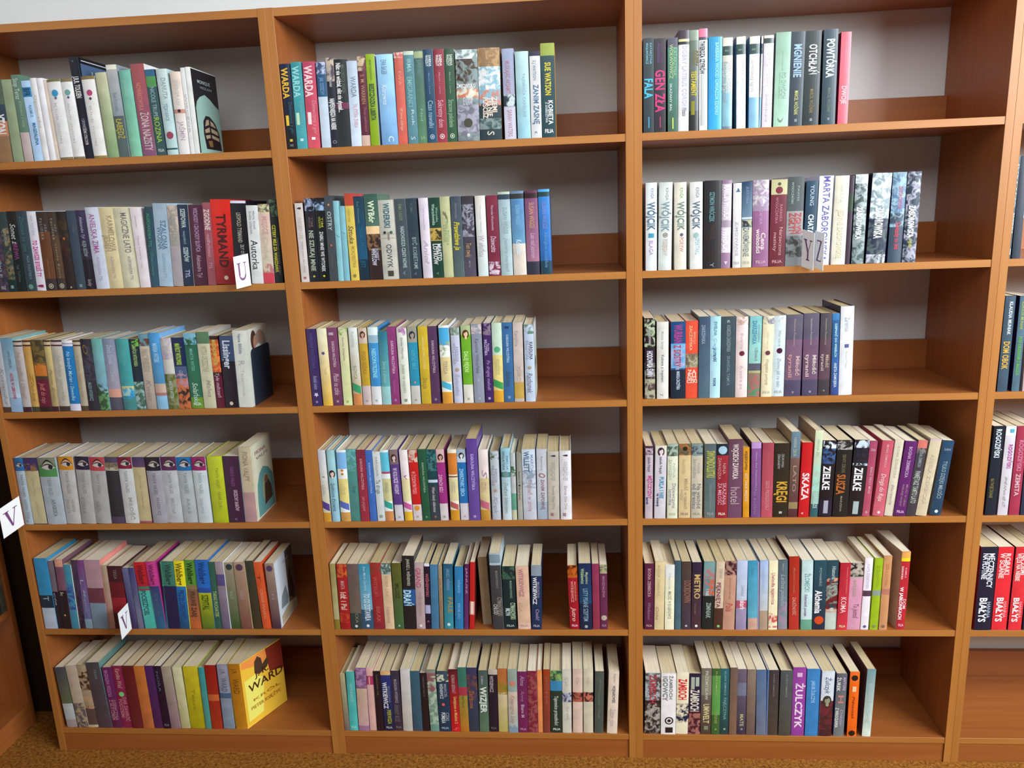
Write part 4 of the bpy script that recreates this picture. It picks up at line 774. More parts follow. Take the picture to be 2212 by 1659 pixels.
450 610 335 385|58408c>604890|.18,.62,.25,.5,b0a0d8,!KAROLINA WILCZYŃSKA / .93,.97,.3,.5,cbe,▣|tall violet spine
618 757 490 570|dcd0d0 @.4,1:c8b888 @.85,1:b88838 d:.7,.8,b86078 s:ddc|.27,.38,.5,.6,a89098,~S / .45,.6,.4,.5,b99,SZYKU|pinkish white spine with rose diagonal stripe
790 917 515 745|b0b8c0 *0,.12:354|.2,.5,.3,.3,889,WILCZYŃSKA / .25,.45,.25,.65,889,KAROLINA / .54,.6,.4,.5,a87,● / .65,.9,.4,.5,99a,~Krok|lilac-grey spine with leafy head
945 1080 470 905|88b8c8>c0ccd0 @.33,.4:477 o:.36,.35,688|.04,.3,.22,.3,467,WOLAŃSKA / .1,.3,.18,.7,689,EMILIA / .47,.9,.35,.5,899,~Skażeni błękitem|aqua-silver spine with round vignette
1083 1155 540 1050|b0b8b8 *.2,.35:364 @.6,.85:589880 *.85,1:bb8 s:abb||slim spine with palm and green base
1170 1245 545 1140|888880>a0a498|.27,.45,.25,.5,444,Magdalena W / .47,.49,.4,.5,222,● / .5,.7,.25,.5,444,Szkoła Rewol|slim grey spine
1255 1452 490 1220|c0ccd8>b8bcc8 *.3,.55:89a|.03,.32,.35,.35,456c88,!WILLETT / .07,.32,.2,.75,89b,MARCIA / .42,.88,.3,.55,b08890,Tydzień w zimie|wide pale blue spine with pink title
1465 1620 485 1440|b8bcc4 @.75,1:9ab|.1,.3,.15,.5,889,Rosamund / .43,.86,.28,.55,846a7c,!ZANIM ZAPOMNĘ / .33,.4,.55,.5,844,~O|grey spine with red hairpin
1622 1790 520 1605|b4b0a4|.05,.08,.3,.5,334,♥ / .15,.43,.35,.5,998,WINEGARDNER / .5,.85,.2,.5,887,Powrót Ojca Chrz / .9,.95,.3,.4,845,#|greyish cream spine
1805 1975 510 1785|d8d8dc|.05,.08,.3,.5,334,♥ / .15,.43,.35,.5,aaa,WINEGARDNER / .5,.85,.2,.5,999,Zemsta Ojca Chrz / .9,.95,.3,.4,845,#|white spine, last in row
#3 2 1385 890 6.914
58 170 510 65|b8acb4 @0,.12:a9a *0,.12:423|.15,.35,.3,.5,667,!Izabella Frączyk / .4,.72,.45,.6,b43c80,!MĘŻCZYZNY / .7,.8,.3,.3,337,!zamek|pinkish grey spine, magenta block title
196 362 505 215|c8c4cc @0,.12:ccb p:.07,.3,323,dcc|.15,.38,.2,.5,667,!Izabella Frączyk / .42,.72,.35,.6,3488b0,!PUKLA I NIE / .65,.83,.2,.3,346,!na wiosnę|pale grey spine, blue block title
387 542 480 395|d0d4bc @0,.16:98aca0 *.03,.16:454|.2,.48,.25,.3,aba,ZAWADZKA / .25,.45,.2,.65,aba,NINA / .52,.86,.3,.65,889,Dziewczyna / .6,.82,.3,.3,889,lotnika / F:bb9|grey-green cream spine, grey cloaked figure
558 735 480 570|c8b488 @0,.15:554 *0,.15:a63 o:.06,.2,221|.2,.4,.2,.4,bba070,NINA ZAWADZKA / .46,.88,.28,.6,a08868,Miłość w czasach / .6,.75,.2,.3,a98,wojny / F:987|tan spine, dark-haired figure on embers
745 910 475 755|b8b09c @0,.16:7a8a88 *.03,.14:345|.2,.46,.2,.3,999,ZAWADZKA / .25,.4,.2,.65,999,NINA / .53,.87,.33,.7,676a74,Na wschód / .53,.87,.33,.3,6a7480,od Breslau / F:998|grey-beige spine, blue-dressed figure
945 1112 480 960|4c5c60>5c6c6c s:b8b0a0|.09,.45,.65,.5,a8a840,!SWONDOLISTKI / .55,.9,.2,.5,788,MAGDALENA ZAWADZKA / F:999|slate spine with yellow scribble title
1115 1285 480 1130|8c2430 @0,.15:182430 o:.08,.38,9bc s:225|.18,.47,.25,.25,b88,ZAWADZKA / .25,.4,.25,.65,b88,NINA / .52,.82,.3,.3,c9a,ZA MIŁOŚĆ / .52,.82,.3,.7,c9a,SKAZANA / F:dcb|crimson spine with moonlit head
1290 1500 410 1305|5c3c4c>68445c|.06,.5,.35,.5,c8bcb8,!WOJCIECH ZAWIOŁA / .6,.83,.6,.5,a89098,hotel|tall mauve-brown spine
1518 1612 530 1520|cc8c20|.05,.32,.35,.5,543,!WOJCIECH ZAWIOŁA / .37,.77,.4,.5,d8b890,!EST TAKIE MIEJSCE|short orange-yellow spine
#3 2 1600 890 6.914
152 295 455 165|7c4c84>6c4878 @0,.08:a8b s:323|.13,.6,.15,.5,a9b,Hanna Ewa Zawistowska / .6,.95,.3,.4,8a7098,~Na końcu|purple foil spine
302 470 465 330|984050>b04c5c|.12,.4,.2,.5,a56,HANNA EWA / .5,.9,.3,.5,c08888,GŁOS PRZESZŁOŚCI|dusty red spine
474 700 470 510|28241c|.14,.34,.15,.3,999,ZBIGNIEW / .14,.32,.15,.55,999,ZBOROWSKI / .51,.8,.6,.55,c09430,!KRĘGI / .92,.95,.2,.5,aaa,▬|black spine with gold title
706 840 300 765|5c7888>584038 @.3,1:6a5048>4c2830 @.82,.9:875 s:a89878|.06,.28,.35,.4,9a9,HANNA ZBOR / .38,.7,.35,.5,987,LATO|tall slate-brown spine
858 1010 460 925|b81820|.4,.76,.6,.5,ecc,!SKAZA / .93,.96,.3,.4,dcc,v|bright red spine with white title
1035 1150 275 1120|c8d0b0>6ca8a0 @.85,1:2c5860 *.4,.7:9cb s:a8907c|.1,.3,.3,.5,9a9,HANNA ZEL / .72,.9,.45,.5,bcc,LUSTRZE|tall pale green and teal spine
1158 1350 430 1240|18141c *0,.3:cde *.1,.3:358 @.78,.98:201c30|.33,.64,.5,.4,e0e0e4,!ZIELKE / .78,.95,.35,.5,99a,!▬▬|black spine with silhouette, left one
1365 1590 425 1450|1c1c1c *0,.12:999|.18,.42,.2,.5,664,SENTI ZIELKE / .44,.7,.5,.4,a85c28,!SUSZA / .72,.93,.12,.5,887,MARZENA|black spine with orange title
#3 2 1820 890 6.914
68 285 425 190|1a161c *0,.33:bcd *.1,.3:223|.36,.66,.5,.45,e4e4e8,!ZIELKE / .8,.97,.38,.5,9aa,!▬▬ / .82,.96,.28,.5,334,!WYROK|black spine with silhouette, right one
290 400 435 415|94405c>a84a60|.1,.13,.5,.5,cab,_Zofia / .34,.7,.3,.55,c898a0,BĄDŹ PRZY MNIE / .93,.96,.4,.5,caa,⊙|raspberry spine
443 610 435 600|b04c60>c05c6c|.05,.35,.2,.5,c99,MANIA ZIEMBICKA / .43,.8,.4,.5,dbb,~Droga do Raju / .93,.97,.3,.5,ecc,◕|pink-red spine with script title
620 750 420 790|c8c0ac|.08,.5,.25,.5,aa9,ROMA ZIEMBICKA / .58,.85,.3,.5,a99,~Marzenie|cream spine
755 935 445 940|582060|.07,.48,.25,.5,a888ac,!BOGNA ZIEMBICKA / .57,.87,.16,.72,978,MIŁOŚĆ W CIENIU / .57,.87,.16,.4,978,WIELKIEJ WOJNY / F:cac|deep purple spine
940 1080 430 1135|3c3840 @0,.1:c06860 *.1,.2:766|.12,.35,.3,.5,788,!BOGNA ZIEMBICKA / .4,.83,.5,.5,98a098,!PAMIĘTASZ TAMTO LATO|dark grey spine with pink head
1085 1250 410 1315|c0b498 @0,.03:baa|.2,.85,.3,.5,b0a490,ANIELA ZIEMBICKA|wide beige spine with faint lettering
1300 1465 435 1505|20405c>203c54 s:5c5c5c|.1,.13,.5,.5,89a,_ZŁAMANE / .27,.77,.35,.5,8aa0a8,TYLKO DZIĘKI MIŁOŚCI / .92,.97,.35,.5,cdd,◕|navy blue spine, last in row
#4 0 60 1150 7.06
270 462 400 80|2c7ca8>3084ac @.52,.7:1c2c38 @.7,1:a0acbc|.53,.6,.4,.5,89a,T|blue spine over navy and grey
465 555 440 290|685c68 @.45,1:241c24 s:667|.45,.65,.3,.4,99a,~cia|mauve-grey over black spine
558 676 420 400|6c4858 @.0,.1:b87 @.44,1:241c20|.46,.52,.4,.4,998,k / .78,.82,.3,.4,b94,♦|dusty pink over black spine
680 790 500 485|3c8098 *.3,.7:348 s:c4ccb4||slim blue spine with cream frame
793 885 430 620|3c2c4c>241c2c *0,1:434||dark violet spine
888 1000 430 690|6c3c70>58688c @.86,1:7a9aa8|.27,.35,.4,.4,99b,L / .42,.75,.3,.5,88a,~Miasto|purple and blue-grey spine
1005 1245 430 805|9c7c88 @.4,.62:603440 @.62,1:6c8090 s:c87870||wide dusty pink and grey spine
1255 1335 505 1080|9c8c74>987068||slim brown-beige spine
1340 1560 520 1205|3c1820 @.25,.5:5c1820 @.5,.75:84202c|.05,.2,.2,.5,766,TESSA|dark red spine behind lower V card
1590 1690 545 1430|585c80>382c58||narrow indigo spine, left one
1693 1770 545 1520|38386c>606070||narrow indigo spine, right one
1795 1975 460 1610|b41c28>501c28 @.36,.4:3c6c64 @.42,1:40a094|.04,.32,.45,.5,5c1418,!Wahlberg / .42,.8,.38,.4,1c4c4c,!POCIESZYCIEL|red and turquoise spine
1978 2118 450 1790|b43880>902c68 @.36,1:2c3464>285878|.04,.34,.45,.5,601c48,!Wahlberg / .45,.8,.3,.5,456,!ŻYCIA|pink and navy spine
#4 0 350 1150 7.06
-65 75 450 -180|3c8470 @.36,1:1c2c50>2c6880|.04,.34,.45,.5,1c3c30,!Wahlberg|green and blue spine
80 280 450 -35|346c5c @.36,1:201c40|.04,.34,.45,.5,1c3c34,!Wahlberg|dark green and indigo spine
283 430 440 108|d8c820 @.37,1:1c6ca8>1c4468|.03,.35,.55,.5,604c10,!Wahlberg / .42,.85,.5,.5,1c3c74,!PRZEŁOMOWY|yellow and blue spine
445 610 430 285|4c8030 @.36,.42:764 @.42,1:6c5040>b05c30|.03,.34,.45,.5,1c3010,!Wahlberg / .45,.83,.4,.5,483020,!PRAWIE ZABIJ|green and copper spine
622 815 425 465|1c5ca8 @.4,.47:248 @.47,1:98a020>4c6424|.03,.34,.45,.5,103068,!Wahlberg / .5,.72,.45,.5,3c5010,!SZPITAL|blue and lime spine
818 920 455 660|2c5448|.43,.82,.5,.5,8ca068,!TARAS PUCHATEK|dark green spine with khaki letters
925 1050 455 775|8c8088>585068 @.18,.35:4c4470 s:c8ccd4||lilac-grey spine with white side
1065 1215 465 905|88806c>304c28 o:.06,.32,233|.42,.55,.3,.4,897,WILD|fawn to green spine with dark rosette
1218 1385 460 1085|98826c>684038 o:.07,.32,434 s:b8a880|.42,.55,.3,.4,988,WILD|fawn to rust spine with dark rosette
1410 1530 440 1230|30342c>383020||black-olive spine
1545 1665 460 1385|b84c28|.4,.85,.3,.5,c87858,!CIENIE PIASKU / .15,.3,.3,.5,7c2c18,T|burnt orange spine
1690 1825 480 1560|8c7868>44283c o:.07,.35,435 s:b4bcc4|.45,.55,.25,.5,978,H|fawn to plum spine, last in row
#4 1 700 1150 7.375
150 260 505 60|888048>a09c78 @.85,1:786c2c||olive beige spine
270 430 510 190|901c20 *0,.2:b5582c *.75,.9:a42|.25,.38,.35,.5,b88,MARTA / .42,.7,.5,.5,c0a090,!Idź i Pal|red spine with orange swirls
437 612 510 350|5c4c4c>5c5448 @.75,1:2c3838|.75,.9,.25,.6,776,CKA / .93,.97,.3,.5,bbb,◗|dull taupe spine with dark foot
617 800 510 540|2c7c98>78a8bc @.7,1:2c4c68 s:d0c8a0|.03,.4,.2,.5,9bc,~Ewa Maria Zacharia / .45,.87,.45,.55,b8c8d0,!TO CO ZOSTAWIŁA / .93,.97,.3,.5,ccd,◗|blue spine with white condensed title
805 970 490 725|902828>802430 *0,.15:543|.2,.5,.35,.4,a04440,!WITRUŃ / .65,.9,.35,.5,a85048,BRAK|brick red spine
978 1128 500 900|c0a888 @0,.16:3c5850 *0,.16:9aa|.18,.5,.3,.5,a89070,ROMA LIKA / .65,.9,.35,.5,a88878,~Utracona|beige spine with forest head
1133 1280 495 1070|505020>385838|.3,.53,.4,.5,2c3018,MILOSZ / .92,.96,.35,.5,8a9,▲|olive green spine
1285 1475 380 1235|1c1c20 @.45,.67:1c4c80|.04,.4,.22,.5,998,!JANUSZ L. WIŚNIEWSKI / .46,.68,.55,.35,a8c8e0,!DRAŃ|tall black spine with blue block
1478 1618 490 1430|a08c90 s:ccc|.07,.37,.5,.4,a83458,GRAND / .42,.8,.3,.5,8c787c,WIŚNIEWSKI / .93,.97,.35,.5,ddd,●|grey-mauve spine with crimson title
1625 1707 500 1590|1c1428 @0,.04:ccd @.63,.76:99b|.15,.5,.5,.5,a05060,!WIŚNIEWSKI / .86,.9,.4,.5,a46,●|slim black spine with red lettering
1715 1835 520 1685|386c90>3c6888||medium blue spine
1845 1905 530 1815|8c8068>786450|.2,.7,.4,.5,8a6040,JANUSZ|narrow drab spine
1918 2065 510 1895|1c4c68>2c8090|.07,.4,.3,.5,68a,!JANUSZ L. WIŚNIEWSKI / .5,.75,.45,.7,8c7850,!FALE / .9,.96,.4,.5,bcc,●|teal blue spine with white disc
#4 1 960 1150 7.375
170 305 550 160|246c9c|.2,.42,.3,.5,6aa4cc,WIŚNIEWSKI / .58,.83,.3,.5,6ca4c8,KROK DO|bright blue spine
315 385 510 318|4c1c44>582c60|.06,.45,.35,.5,a8a,JANUSZ|slim purple spine
400 478 480 405|a81c1c @.58,.78:c08078 s:5c1c1c|.58,.77,.5,.5,e0c0b0,!▬▬|slim red spine beside the gap
620 760 400 525|786850>8c7c64 y:22||leaning drab khaki spine
780 950 340 708|343438 @0,.15:98a8b4 @.01,.12:687c88 s:a0b4c0|.22,.45,.2,.6,777,MAGDALENA WITKIEWICZ / .57,.82,.4,.75,777068,!CYMANOWSKI / .66,.8,.35,.35,999,!CHŁÓD|tall dark grey spine with photo head
958 1155 545 915|102428 *0,.2:354|.22,.5,.16,.65,798,MAGDALENA WITKIEWICZ / .57,.84,.35,.75,90a888,!CYMANOWSKI / .66,.78,.35,.35,abb,!MŁYN / F:9aa|black-green spine
1180 1382 540 1130|c0a088 @.9,1:c8a898|.04,.48,.3,.4,a06874,!WITKIEWICZ / .57,.72,.25,.3,b09080,MILA / F:b09080|wide peach spine
1390 1550 530 1380|142848 @0,.16:788490|.18,.6,.35,.35,c8c8cc,!WITKIEWICZ / .25,.5,.2,.7,889,MAGDALENA / .67,.85,.3,.6,98a,~Cześć / F:99a s:1c1c24|navy spine, right of peach one
#4 1 1200 1150 7.375
235 388 530 185|8c1424 @0,.19:a05018 *0,.15:411 s:501|.24,.57,.25,.4,c07c78,!WITKIEWICZ / .25,.55,.15,.72,b86,MAGDALENA / .66,.87,.4,.5,d8b0a8,~Jutro / F:cab|crimson spine with orange floral head
395 590 500 365|102448>184468 @.6,1:14203c s:205088|.07,.3,.25,.3,8aa07c,!Witkiewicz / .12,.3,.2,.65,9a8,~Magdalena / .37,.87,.35,.5,7898a8,LISTY PISANE SZEPTEM / .93,.97,.3,.5,899,●|navy spine with blue-lit side
600 712 505 578|7c2c4c>802c40||plum-raspberry spine
720 835 520 702|582444 @0,.13:989070 *0,.13:354 o:.82,.4,a09888 s:c8bcb0|.17,.5,.3,.5,8c6478,!MAGDALENA / F:978|purple spine with oval emblem, by gap's right
#4 2 1385 1150 7.373
50 200 500 55|4c1c38|.07,.5,.3,.5,9c7c84,!BOGNA ZIEMBICKA / .58,.85,.3,.5,846474,~Wielkanoc / F:a88|dark wine spine
208 362 465 225|c0b088|.05,.5,.2,.4,a89870,BOGNA ZIEMBICKA / .65,.85,.25,.3,a87868,~Cicha|straw-coloured spine
375 522 520 385|d8d4b8 @.0,.2:c8ccc8|.12,.37,.2,.5,aab,Hanna / .4,.83,.3,.5,767464,MIŁOŚĆ W EUGENÓWCE|cream-white spine
535 632 455 540|304c58>405c68||slim slate teal spine
640 790 470 648|40342f>38303c|.27,.6,.65,.6,8c5c4c,LOCKDOWN / .93,.96,.3,.5,999,◗|dark brown spine with rust title
798 950 480 815|241c34>402c34|.17,.54,.55,.55,a8905c,!METRO / .6,.77,.16,.35,764,Z POZIOMU / .93,.96,.35,.5,ccc,◗|dark purple-brown spine with gold METRO title
965 1150 470 1005|58787c @.0,.25:688 *.1,.5:966 @.5,1:182020|.25,.5,.4,.7,b8583c,!RAZ / .4,.5,.25,.35,abb,!I NIE / .6,.83,.35,.5,7c8c84,!ZIMNIAK|teal over black spine with orange lettering
1157 1290 465 1180|b4a48c @.68,1:402820 |.1,.25,.3,.6,988,ZIMNIAK / .3,.67,.4,.4,743c54,!PĘKNIĘTA / .92,.97,.4,.5,7a6,●|beige spine with plum title, dark foot
1297 1482 460 1315|a8806c @0,.2:987468 *0,.2:312|.24,.55,.1,.5,865,MAGDALENA ZIMNIAK / .6,.73,.5,.5,a04444,~Pola|dusty pink spine with woman's profile
1505 1670 450 1520|a0acc8>a8b0b4 @.57,.68:a04c60 @.68,1:887c98|.35,.5,.3,.6,8a8aa8,~Uwolnij / .57,.7,.45,.6,d8c0c8,!skarb|lilac-blue spine with crimson patch
1700 1850 455 1700|3080a0>5498ac @.83,1:b08c7c|.1,.2,.2,.5,478,Maria|blue spine with sandy foot
#4 2 1600 1150 7.373
-5 10 470 -5|88a||sliver of blue spine
265 425 450 280|90a8cc>b0b0a4 @.72,1:988470|.05,.4,.3,.5,90a8c8,~Niepokonani|powder blue spine with sandy foot
440 580 450 455|d0c8a8 *.75,.97:b04848|.17,.63,.35,.5,a0444c,Uwiodła tajemnica|cream spine, red-skirted figure at foot
595 738 440 605|485860>708088 *.6,1:878|.05,.15,.2,.5,788,Magda / .2,.65,.45,.5,8a9498,~Leśna polana|slate grey spine
765 925 390 775|902418>a02c24 s:3c1018|.15,.5,.2,.5,a05c48,Magdalena Zimniak / .55,.8,.3,.5,c09080,ZALEŻNOŚĆ|tall brick red spine
955 1130 450 980|a8c0c0 @.85,1:588c78|.18,.45,.4,.5,5c8c8c,ŻŁOMECKI / .48,.8,.2,.4,6c5c7c,!Odwrócić poczet|pale aqua spine, green foot
1140 1335 450 1180|1c4450>1c2438 o:.86,.38,b8401c|.1,.37,.15,.5,8a9a94,POWIEŚĆ / .43,.76,.5,.4,d8d8d4,!Alchemia|dark teal spine, orange disc, large title
1338 1520 450 1370|1c3c48 *.25,.75:b88470 @.32,.62:788c84 *.3,.7:5c1c20 @.68,1:a8b4ac|.08,.27,.3,.6,8c9c9c,!Historia|dark spine with woman's face
1525 1690 490 1590|981c2c>b02c3c|.06,.45,.1,.7,c47c78,BARBARA ZŁAKOWSKA / .5,.74,.5,.5,dcb0b0,KOMA / F:cb8|red spine reading KOMA
#4 2 1800 1130 6.773
195 385 585 255|b8849c @0,.23:9a948c *0,.2:1c1418|.25,.5,.2,.4,886,MARTA ZIÓŁKO / .6,.82,.35,.6,6c4454,~Tu jesteś|pink spine, black and white photo head
395 510 510 470|ccc8d0 @.45,.53:443044 s:d0c4a8|.08,.43,.3,.5,a89cb8,AGATA ZIÓŁKOWSKA / .94,.97,.5,.5,548,●|white-lilac spine with picture band
530 648 515 615|84a01c @.44,.52:78887c|.1,.4,.3,.5,7a9428,ZIÓŁKOWSKA / .93,.97,.45,.5,687c54,●|lime green spine with picture band
663 782 480 745|b08058 @.44,.52:a06858|.1,.4,.3,.5,a07048,ZIÓŁKOWSKA / .93,.97,.45,.5,785048,●|terracotta tan spine with picture band
915 1040 420 1010|a0202c @0,.08:c89048 @.08,.12:ccbc20 s:a08c80 f:-.1|.18,.35,.2,.2,ccb0b0,!ZADROWSKA / .2,.33,.2,.6,c9a,KAMILA / .45,.87,.35,.3,ecd0d0,!W JABŁONKACH / .6,.73,.3,.7,e0c0c4,DOM / F:d9a|tall red spine standing open
#5 0 110 1370 7.9
285 460 570 55|3c3c44>58643c @.6,1:98a0a0 @.87,1:8c8080||dark green spine with grey foot
472 650 545 240|988c7c @.6,1:504448 *.6,1:8c8068||grey-beige spine
655 820 530 410|8c7c64 *.1,.4:402418 *.5,.7:a08060 @.65,1:4c3c38 @.96,1:a8a07c||portrait photo spine
825 1050 490 585|38383c>40343c s:4c6c68|.1,.25,.15,.6,677,TESSA|wide charcoal spine
1053 1215 570 860|541c4c>501c3c|.04,.48,.35,.4,8c5c84,!MAGDALENA WIELECKA / .53,.87,.3,.35,90606c,!Z AUTYZMEM / .53,.87,.3,.7,90606c,!DZIEWCZYNA|purple-magenta spine
1218 1400 545 1030|701c3c o:.45,.25,6a6|.03,.35,.4,.5,a87c78,~Karolina Wieś / .53,.84,.3,.3,986068,!PODZIEMI / .5,.9,.3,.7,986068,!DAR ZAWRÓĆ|crimson-magenta spine with leaf
1405 1585 545 1215|501418>581c20||dark oxblood spine
1588 1765 550 1390|a05c28>9c5830||copper brown spine
1770 1925 545 1560|3c1c50>401c40||deep violet spine
1930 2055 550 1735|1c1020|.07,.4,.3,.4,456,NORA / F:667|black-violet spine
2060 2215 560 1875|888070>786068||taupe spine
#5 0 370 1370 7.9
180 330 565 10|b4b490>9c986c||cream-khaki spine
340 590 555 190|a89c20>8c8410|.35,.7,.2,.5,7c7410,Tessa|wide mustard yellow spine
595 690 575 455|2c7c80>407870 s:48a890||narrow teal spine
700 885 535 560|7c1410>8c2c18 @.45,.55:a05028 s:401018||dark red spine with flame
900 1085 520 770|787888>687888 @.44,.52:38506c s:b4ccd8|.07,.15,.35,.5,4c4c58,J.R. / .2,.42,.45,.5,4c4c58,WARD|steel grey spine with author lettering
1115 1310 515 1015|905c10>a06c18 s:c8a030 f:.5|.07,.15,.35,.5,5c3c10,J.R. / .22,.45,.45,.5,5c3c10,WARD|golden brown spine, yellow cover facing right
#5 1 730 1380 7.541
115 195 580 20|908c6c>605850||thin grey-khaki spine
200 335 540 125|3c8c88>40a09c|.2,.5,.3,.5,88b0ac,WITKIEWICZ / F:9cb|turquoise spine
345 515 480 275|684868 @.32,1:a08c78>a88888 *0,.3:8c6c90 @.92,1:846080||mauve and beige spine
525 635 480 440|b8908c>b8948c @.12,.26:8c2c54|.13,.25,.2,.4,b87,▬▬|dusty pink spine with magenta label
645 755 530 560|1c1018>20141c|.05,.4,.25,.5,555040,KAROLINA WIL|narrow black spine
765 925 530 680|1c2860>181c2c @0,.06:b09060|.18,.62,.4,.35,b0b4b8,!WITKIEWICZ / .24,.52,.2,.75,667,MAGDALENA / .64,.88,.35,.6,888c30,!PIERWSZA / F:99a|navy spine, yellow lower lettering
930 1065 525 850|2c2838>302430|.13,.53,.3,.5,787480,!MAGDALENA WITKIEWICZ / .56,.85,.5,.4,504c50,!PANNY ROZ / F:666|dark purple-grey spine
1068 1220 490 1010|a8a8a8>9c9890||silver grey spine
1235 1385 530 1165|2c4c5c>2c4454||slate blue spine
1390 1500 560 1320|1c1418|.05,.4,.2,.5,555,KAROLINA WILCZ|black spine with faint lettering
1515 1655 505 1435|6c7468>587c70 @.05,.35:70484c *.1,.9:8aa08c||mottled grey-green spine
1660 1848 530 1600|182c40 @0,.15:2c3c48 *.05,.17:aab09c|.2,.45,.25,.35,98a0a4,!WIŚNIEWICZ / .2,.43,.2,.7,778,!MARCEL / .52,.57,.3,.45,b84c48,● / .68,.86,.3,.4,a8b0b4,!POMŁKA / .68,.82,.25,.75,7a8490,!CZAS / F:89a|navy spine with red dot
1855 2000 500 1785|481420>a8181c|.08,.38,.35,.5,90686c,!ROMAN BERNAT / .43,.87,.3,.6,b88c50,!Uwięziona w Mieście 2 / .93,.98,.4,.5,b88,╚╗|dark red to scarlet spine
#5 1 970 1380 7.541
190 330 470 130|2c5c50 @.3,.43:8c2c3c @.43,1:78702c>986020|.43,.62,.25,.5,4c4820,NATALIA|green to ochre spine
333 500 475 270|2c2c4c>28303c *.1,.5:583830|.35,.63,.4,.4,985434,Zatracona|dark indigo spine with orange word
505 655 520 470|384844>48604c|.08,.22,.25,.4,889,ROMAN / .26,.68,.6,.5,b4bcb8,!WIZJER|grey-green spine reading WIZJER
660 805 500 635|1c1420 @0,.08:9c9488|.1,.36,.35,.35,888488,!WITKIEWICZ / F:555|black spine with pale head
815 975 490 775|985430>7c7428 @.37,1:a89c80>98904c *.2,.4:6c6c20||rust and olive spine
978 1128 500 945|788880 @.35,1:a89888>889894 *.88,1:688090 o:.22,.3,a86858|.4,.85,.35,.5,987468,~Katarzyna Lwy|grey-aqua spine with balloon
1133 1290 540 1110|581c48>601c44|.06,.22,.4,.5,907088,~Alma / .3,.48,.35,.5,7c5874,~Anna / .53,.75,.3,.5,988090,!Biuro M / F:978|plum-magenta spine
1296 1450 530 1270|64182c *0,1:784040||dark crimson textured spine
1455 1535 515 1430|c07848||narrow orange spine
1540 1650 505 1530|803018>683028|.1,.55,.2,.5,845850,ZOFIA|red-brown spine
1660 1850 520 1645|1c2c24 @0,.16:6c8c50 *0,.16:243 @.16,.32:2c6c94 s:144070|.4,.88,.3,.5,b0b4b0,Tajemnice przeszłości / F:b0b4b0|dark spine with lake and trees head
#5 1 1180 1380 7.541
268 415 500 250|a8a89c @.36,.51:9098a4 *.36,.51:383048 s:ccccc4|.1,.25,.3,.5,98988c,~Cat / .58,.78,.25,.6,8c8c84,Sun pod|cream-grey spine, bluish photo patch
435 595 495 430|b09c90 @.36,.51:8c4c3c *.36,.51:2c1418 s:ccc0b4|.12,.24,.25,.5,9a8880,Cat|pinkish beige spine, brown photo patch
610 765 490 605|a8a490 @.36,.51:a05c4c *.36,.51:241418 s:c8c0a8|.12,.25,.2,.5,989480,Cat|olive-cream spine, red and black photo patch
785 930 535 795|3c4440|.1,.3,.2,.6,566460,~Ada / .3,.75,.2,.5,5c6460,Gustaw Chajk|dark grey-green spine
988 1155 540 1020|b8ac9c|.02,.17,.2,.6,8c8480,Zbigniew / .22,.5,.25,.55,504c58,!WOJNAROWSKI / .6,.88,.4,.5,988890,Żyjącym rybom|cream spine, last in row
#5 2 1385 1380 7.541
55 305 560 70|241c20 @0,.45:8c989c *0,.45:443434 *.5,1:8c8880|.03,.5,.4,.5,8c3038,!ZAMBOCH|black and grey spine with dull red letters
320 560 565 325|ccccc4 s:b8ac94 *.0,.02:bbb|.04,.44,.28,.28,646c70,!IGOWCY / .03,.42,.2,.65,6c6c70,!ŻAMBOCH / .68,.86,.65,.55,201818,◉ / .88,.97,.5,.55,201818,■|off-white spine with staring eye
565 760 550 585|ccbca4 *.5,.82:182038|.1,.44,.6,.5,b02028,!ZAMBOCH|cream spine with red capitals
763 955 570 765|1c1830 @.6,1:3c1424 *.65,1:885850|.05,.25,.3,.3,8a9488,!▬▬ / .05,.2,.3,.68,8a9488,!▬▬ / .26,.62,.65,.5,b4b0a4,!ZAMBOCH|navy spine with cream capitals
965 1135 485 975|605850>3c3028 @.1,.4:6c6c5c|.03,.47,.25,.5,98988c,!PRZEMYSŁAW / .53,.83,.5,.5,a8a074,!UMWELT / .87,.93,.4,.5,687058,■|khaki-brown spine
1140 1275 490 1145|305028 @.1,.7:487c3c|.03,.4,.18,.5,8c9860,KLARA ZIMNICZ / .65,.83,.3,.5,7c8c4c,OGNIE / .88,.95,.3,.5,8a4,▣|green spine
1280 1425 490 1285|205058>1c3838|.03,.4,.18,.5,689490,KLARA ZIMNICZ / .43,.77,.3,.5,688c84,PAJĘCZYNA / .88,.95,.3,.5,9b8,▣|dark teal spine
1430 1550 475 1440|584840>685040||reddish brown spine
1555 1705 500 1570|544c5c>302838 @.2,.4:5c6074|.68,.87,.35,.5,908c6c,!MATE / .88,.95,.3,.5,899,▣|dark violet-grey spine
1710 1850 505 1725|6c6054>544440||taupe spine with red edge
1870 2030 510 1880|405878>586070||steel blue spine, first one
#5 2 1630 1380 7.541
15 185 510 40|3c5c88>505c78|.05,.4,.12,.5,788ca8,ZOFIA|steel blue spine, second one
200 370 515 220|302c30>3c342c|.05,.4,.12,.5,706c68,KLARA ZIMNICZ|charcoal brown spine
385 583 520 430|3c4448>3c3c34|.05,.4,.12,.5,78746c,KLARA ZIMNICZ|charcoal grey-green spine
592 800 470 630|783480 s:3c2450|.07,.13,.4,.5,b094b0,◧ / .22,.88,.5,.5,c8b0c4,!ŻULCZYK|bright purple spine with rounded capitals
815 1025 495 860|2c689c s:1c2c6c|.17,.5,.25,.5,78a0c0,!JAKUB ŻULCZYK|medium blue spine
1042 1245 530 1105|acb4bc @.45,1:381c20 *.45,.9:582028 p:.43,.34,2c2c28,7c7c68|.08,.33,.35,.5,4c5070,~Żulczyk|grey spine with portrait in dark red
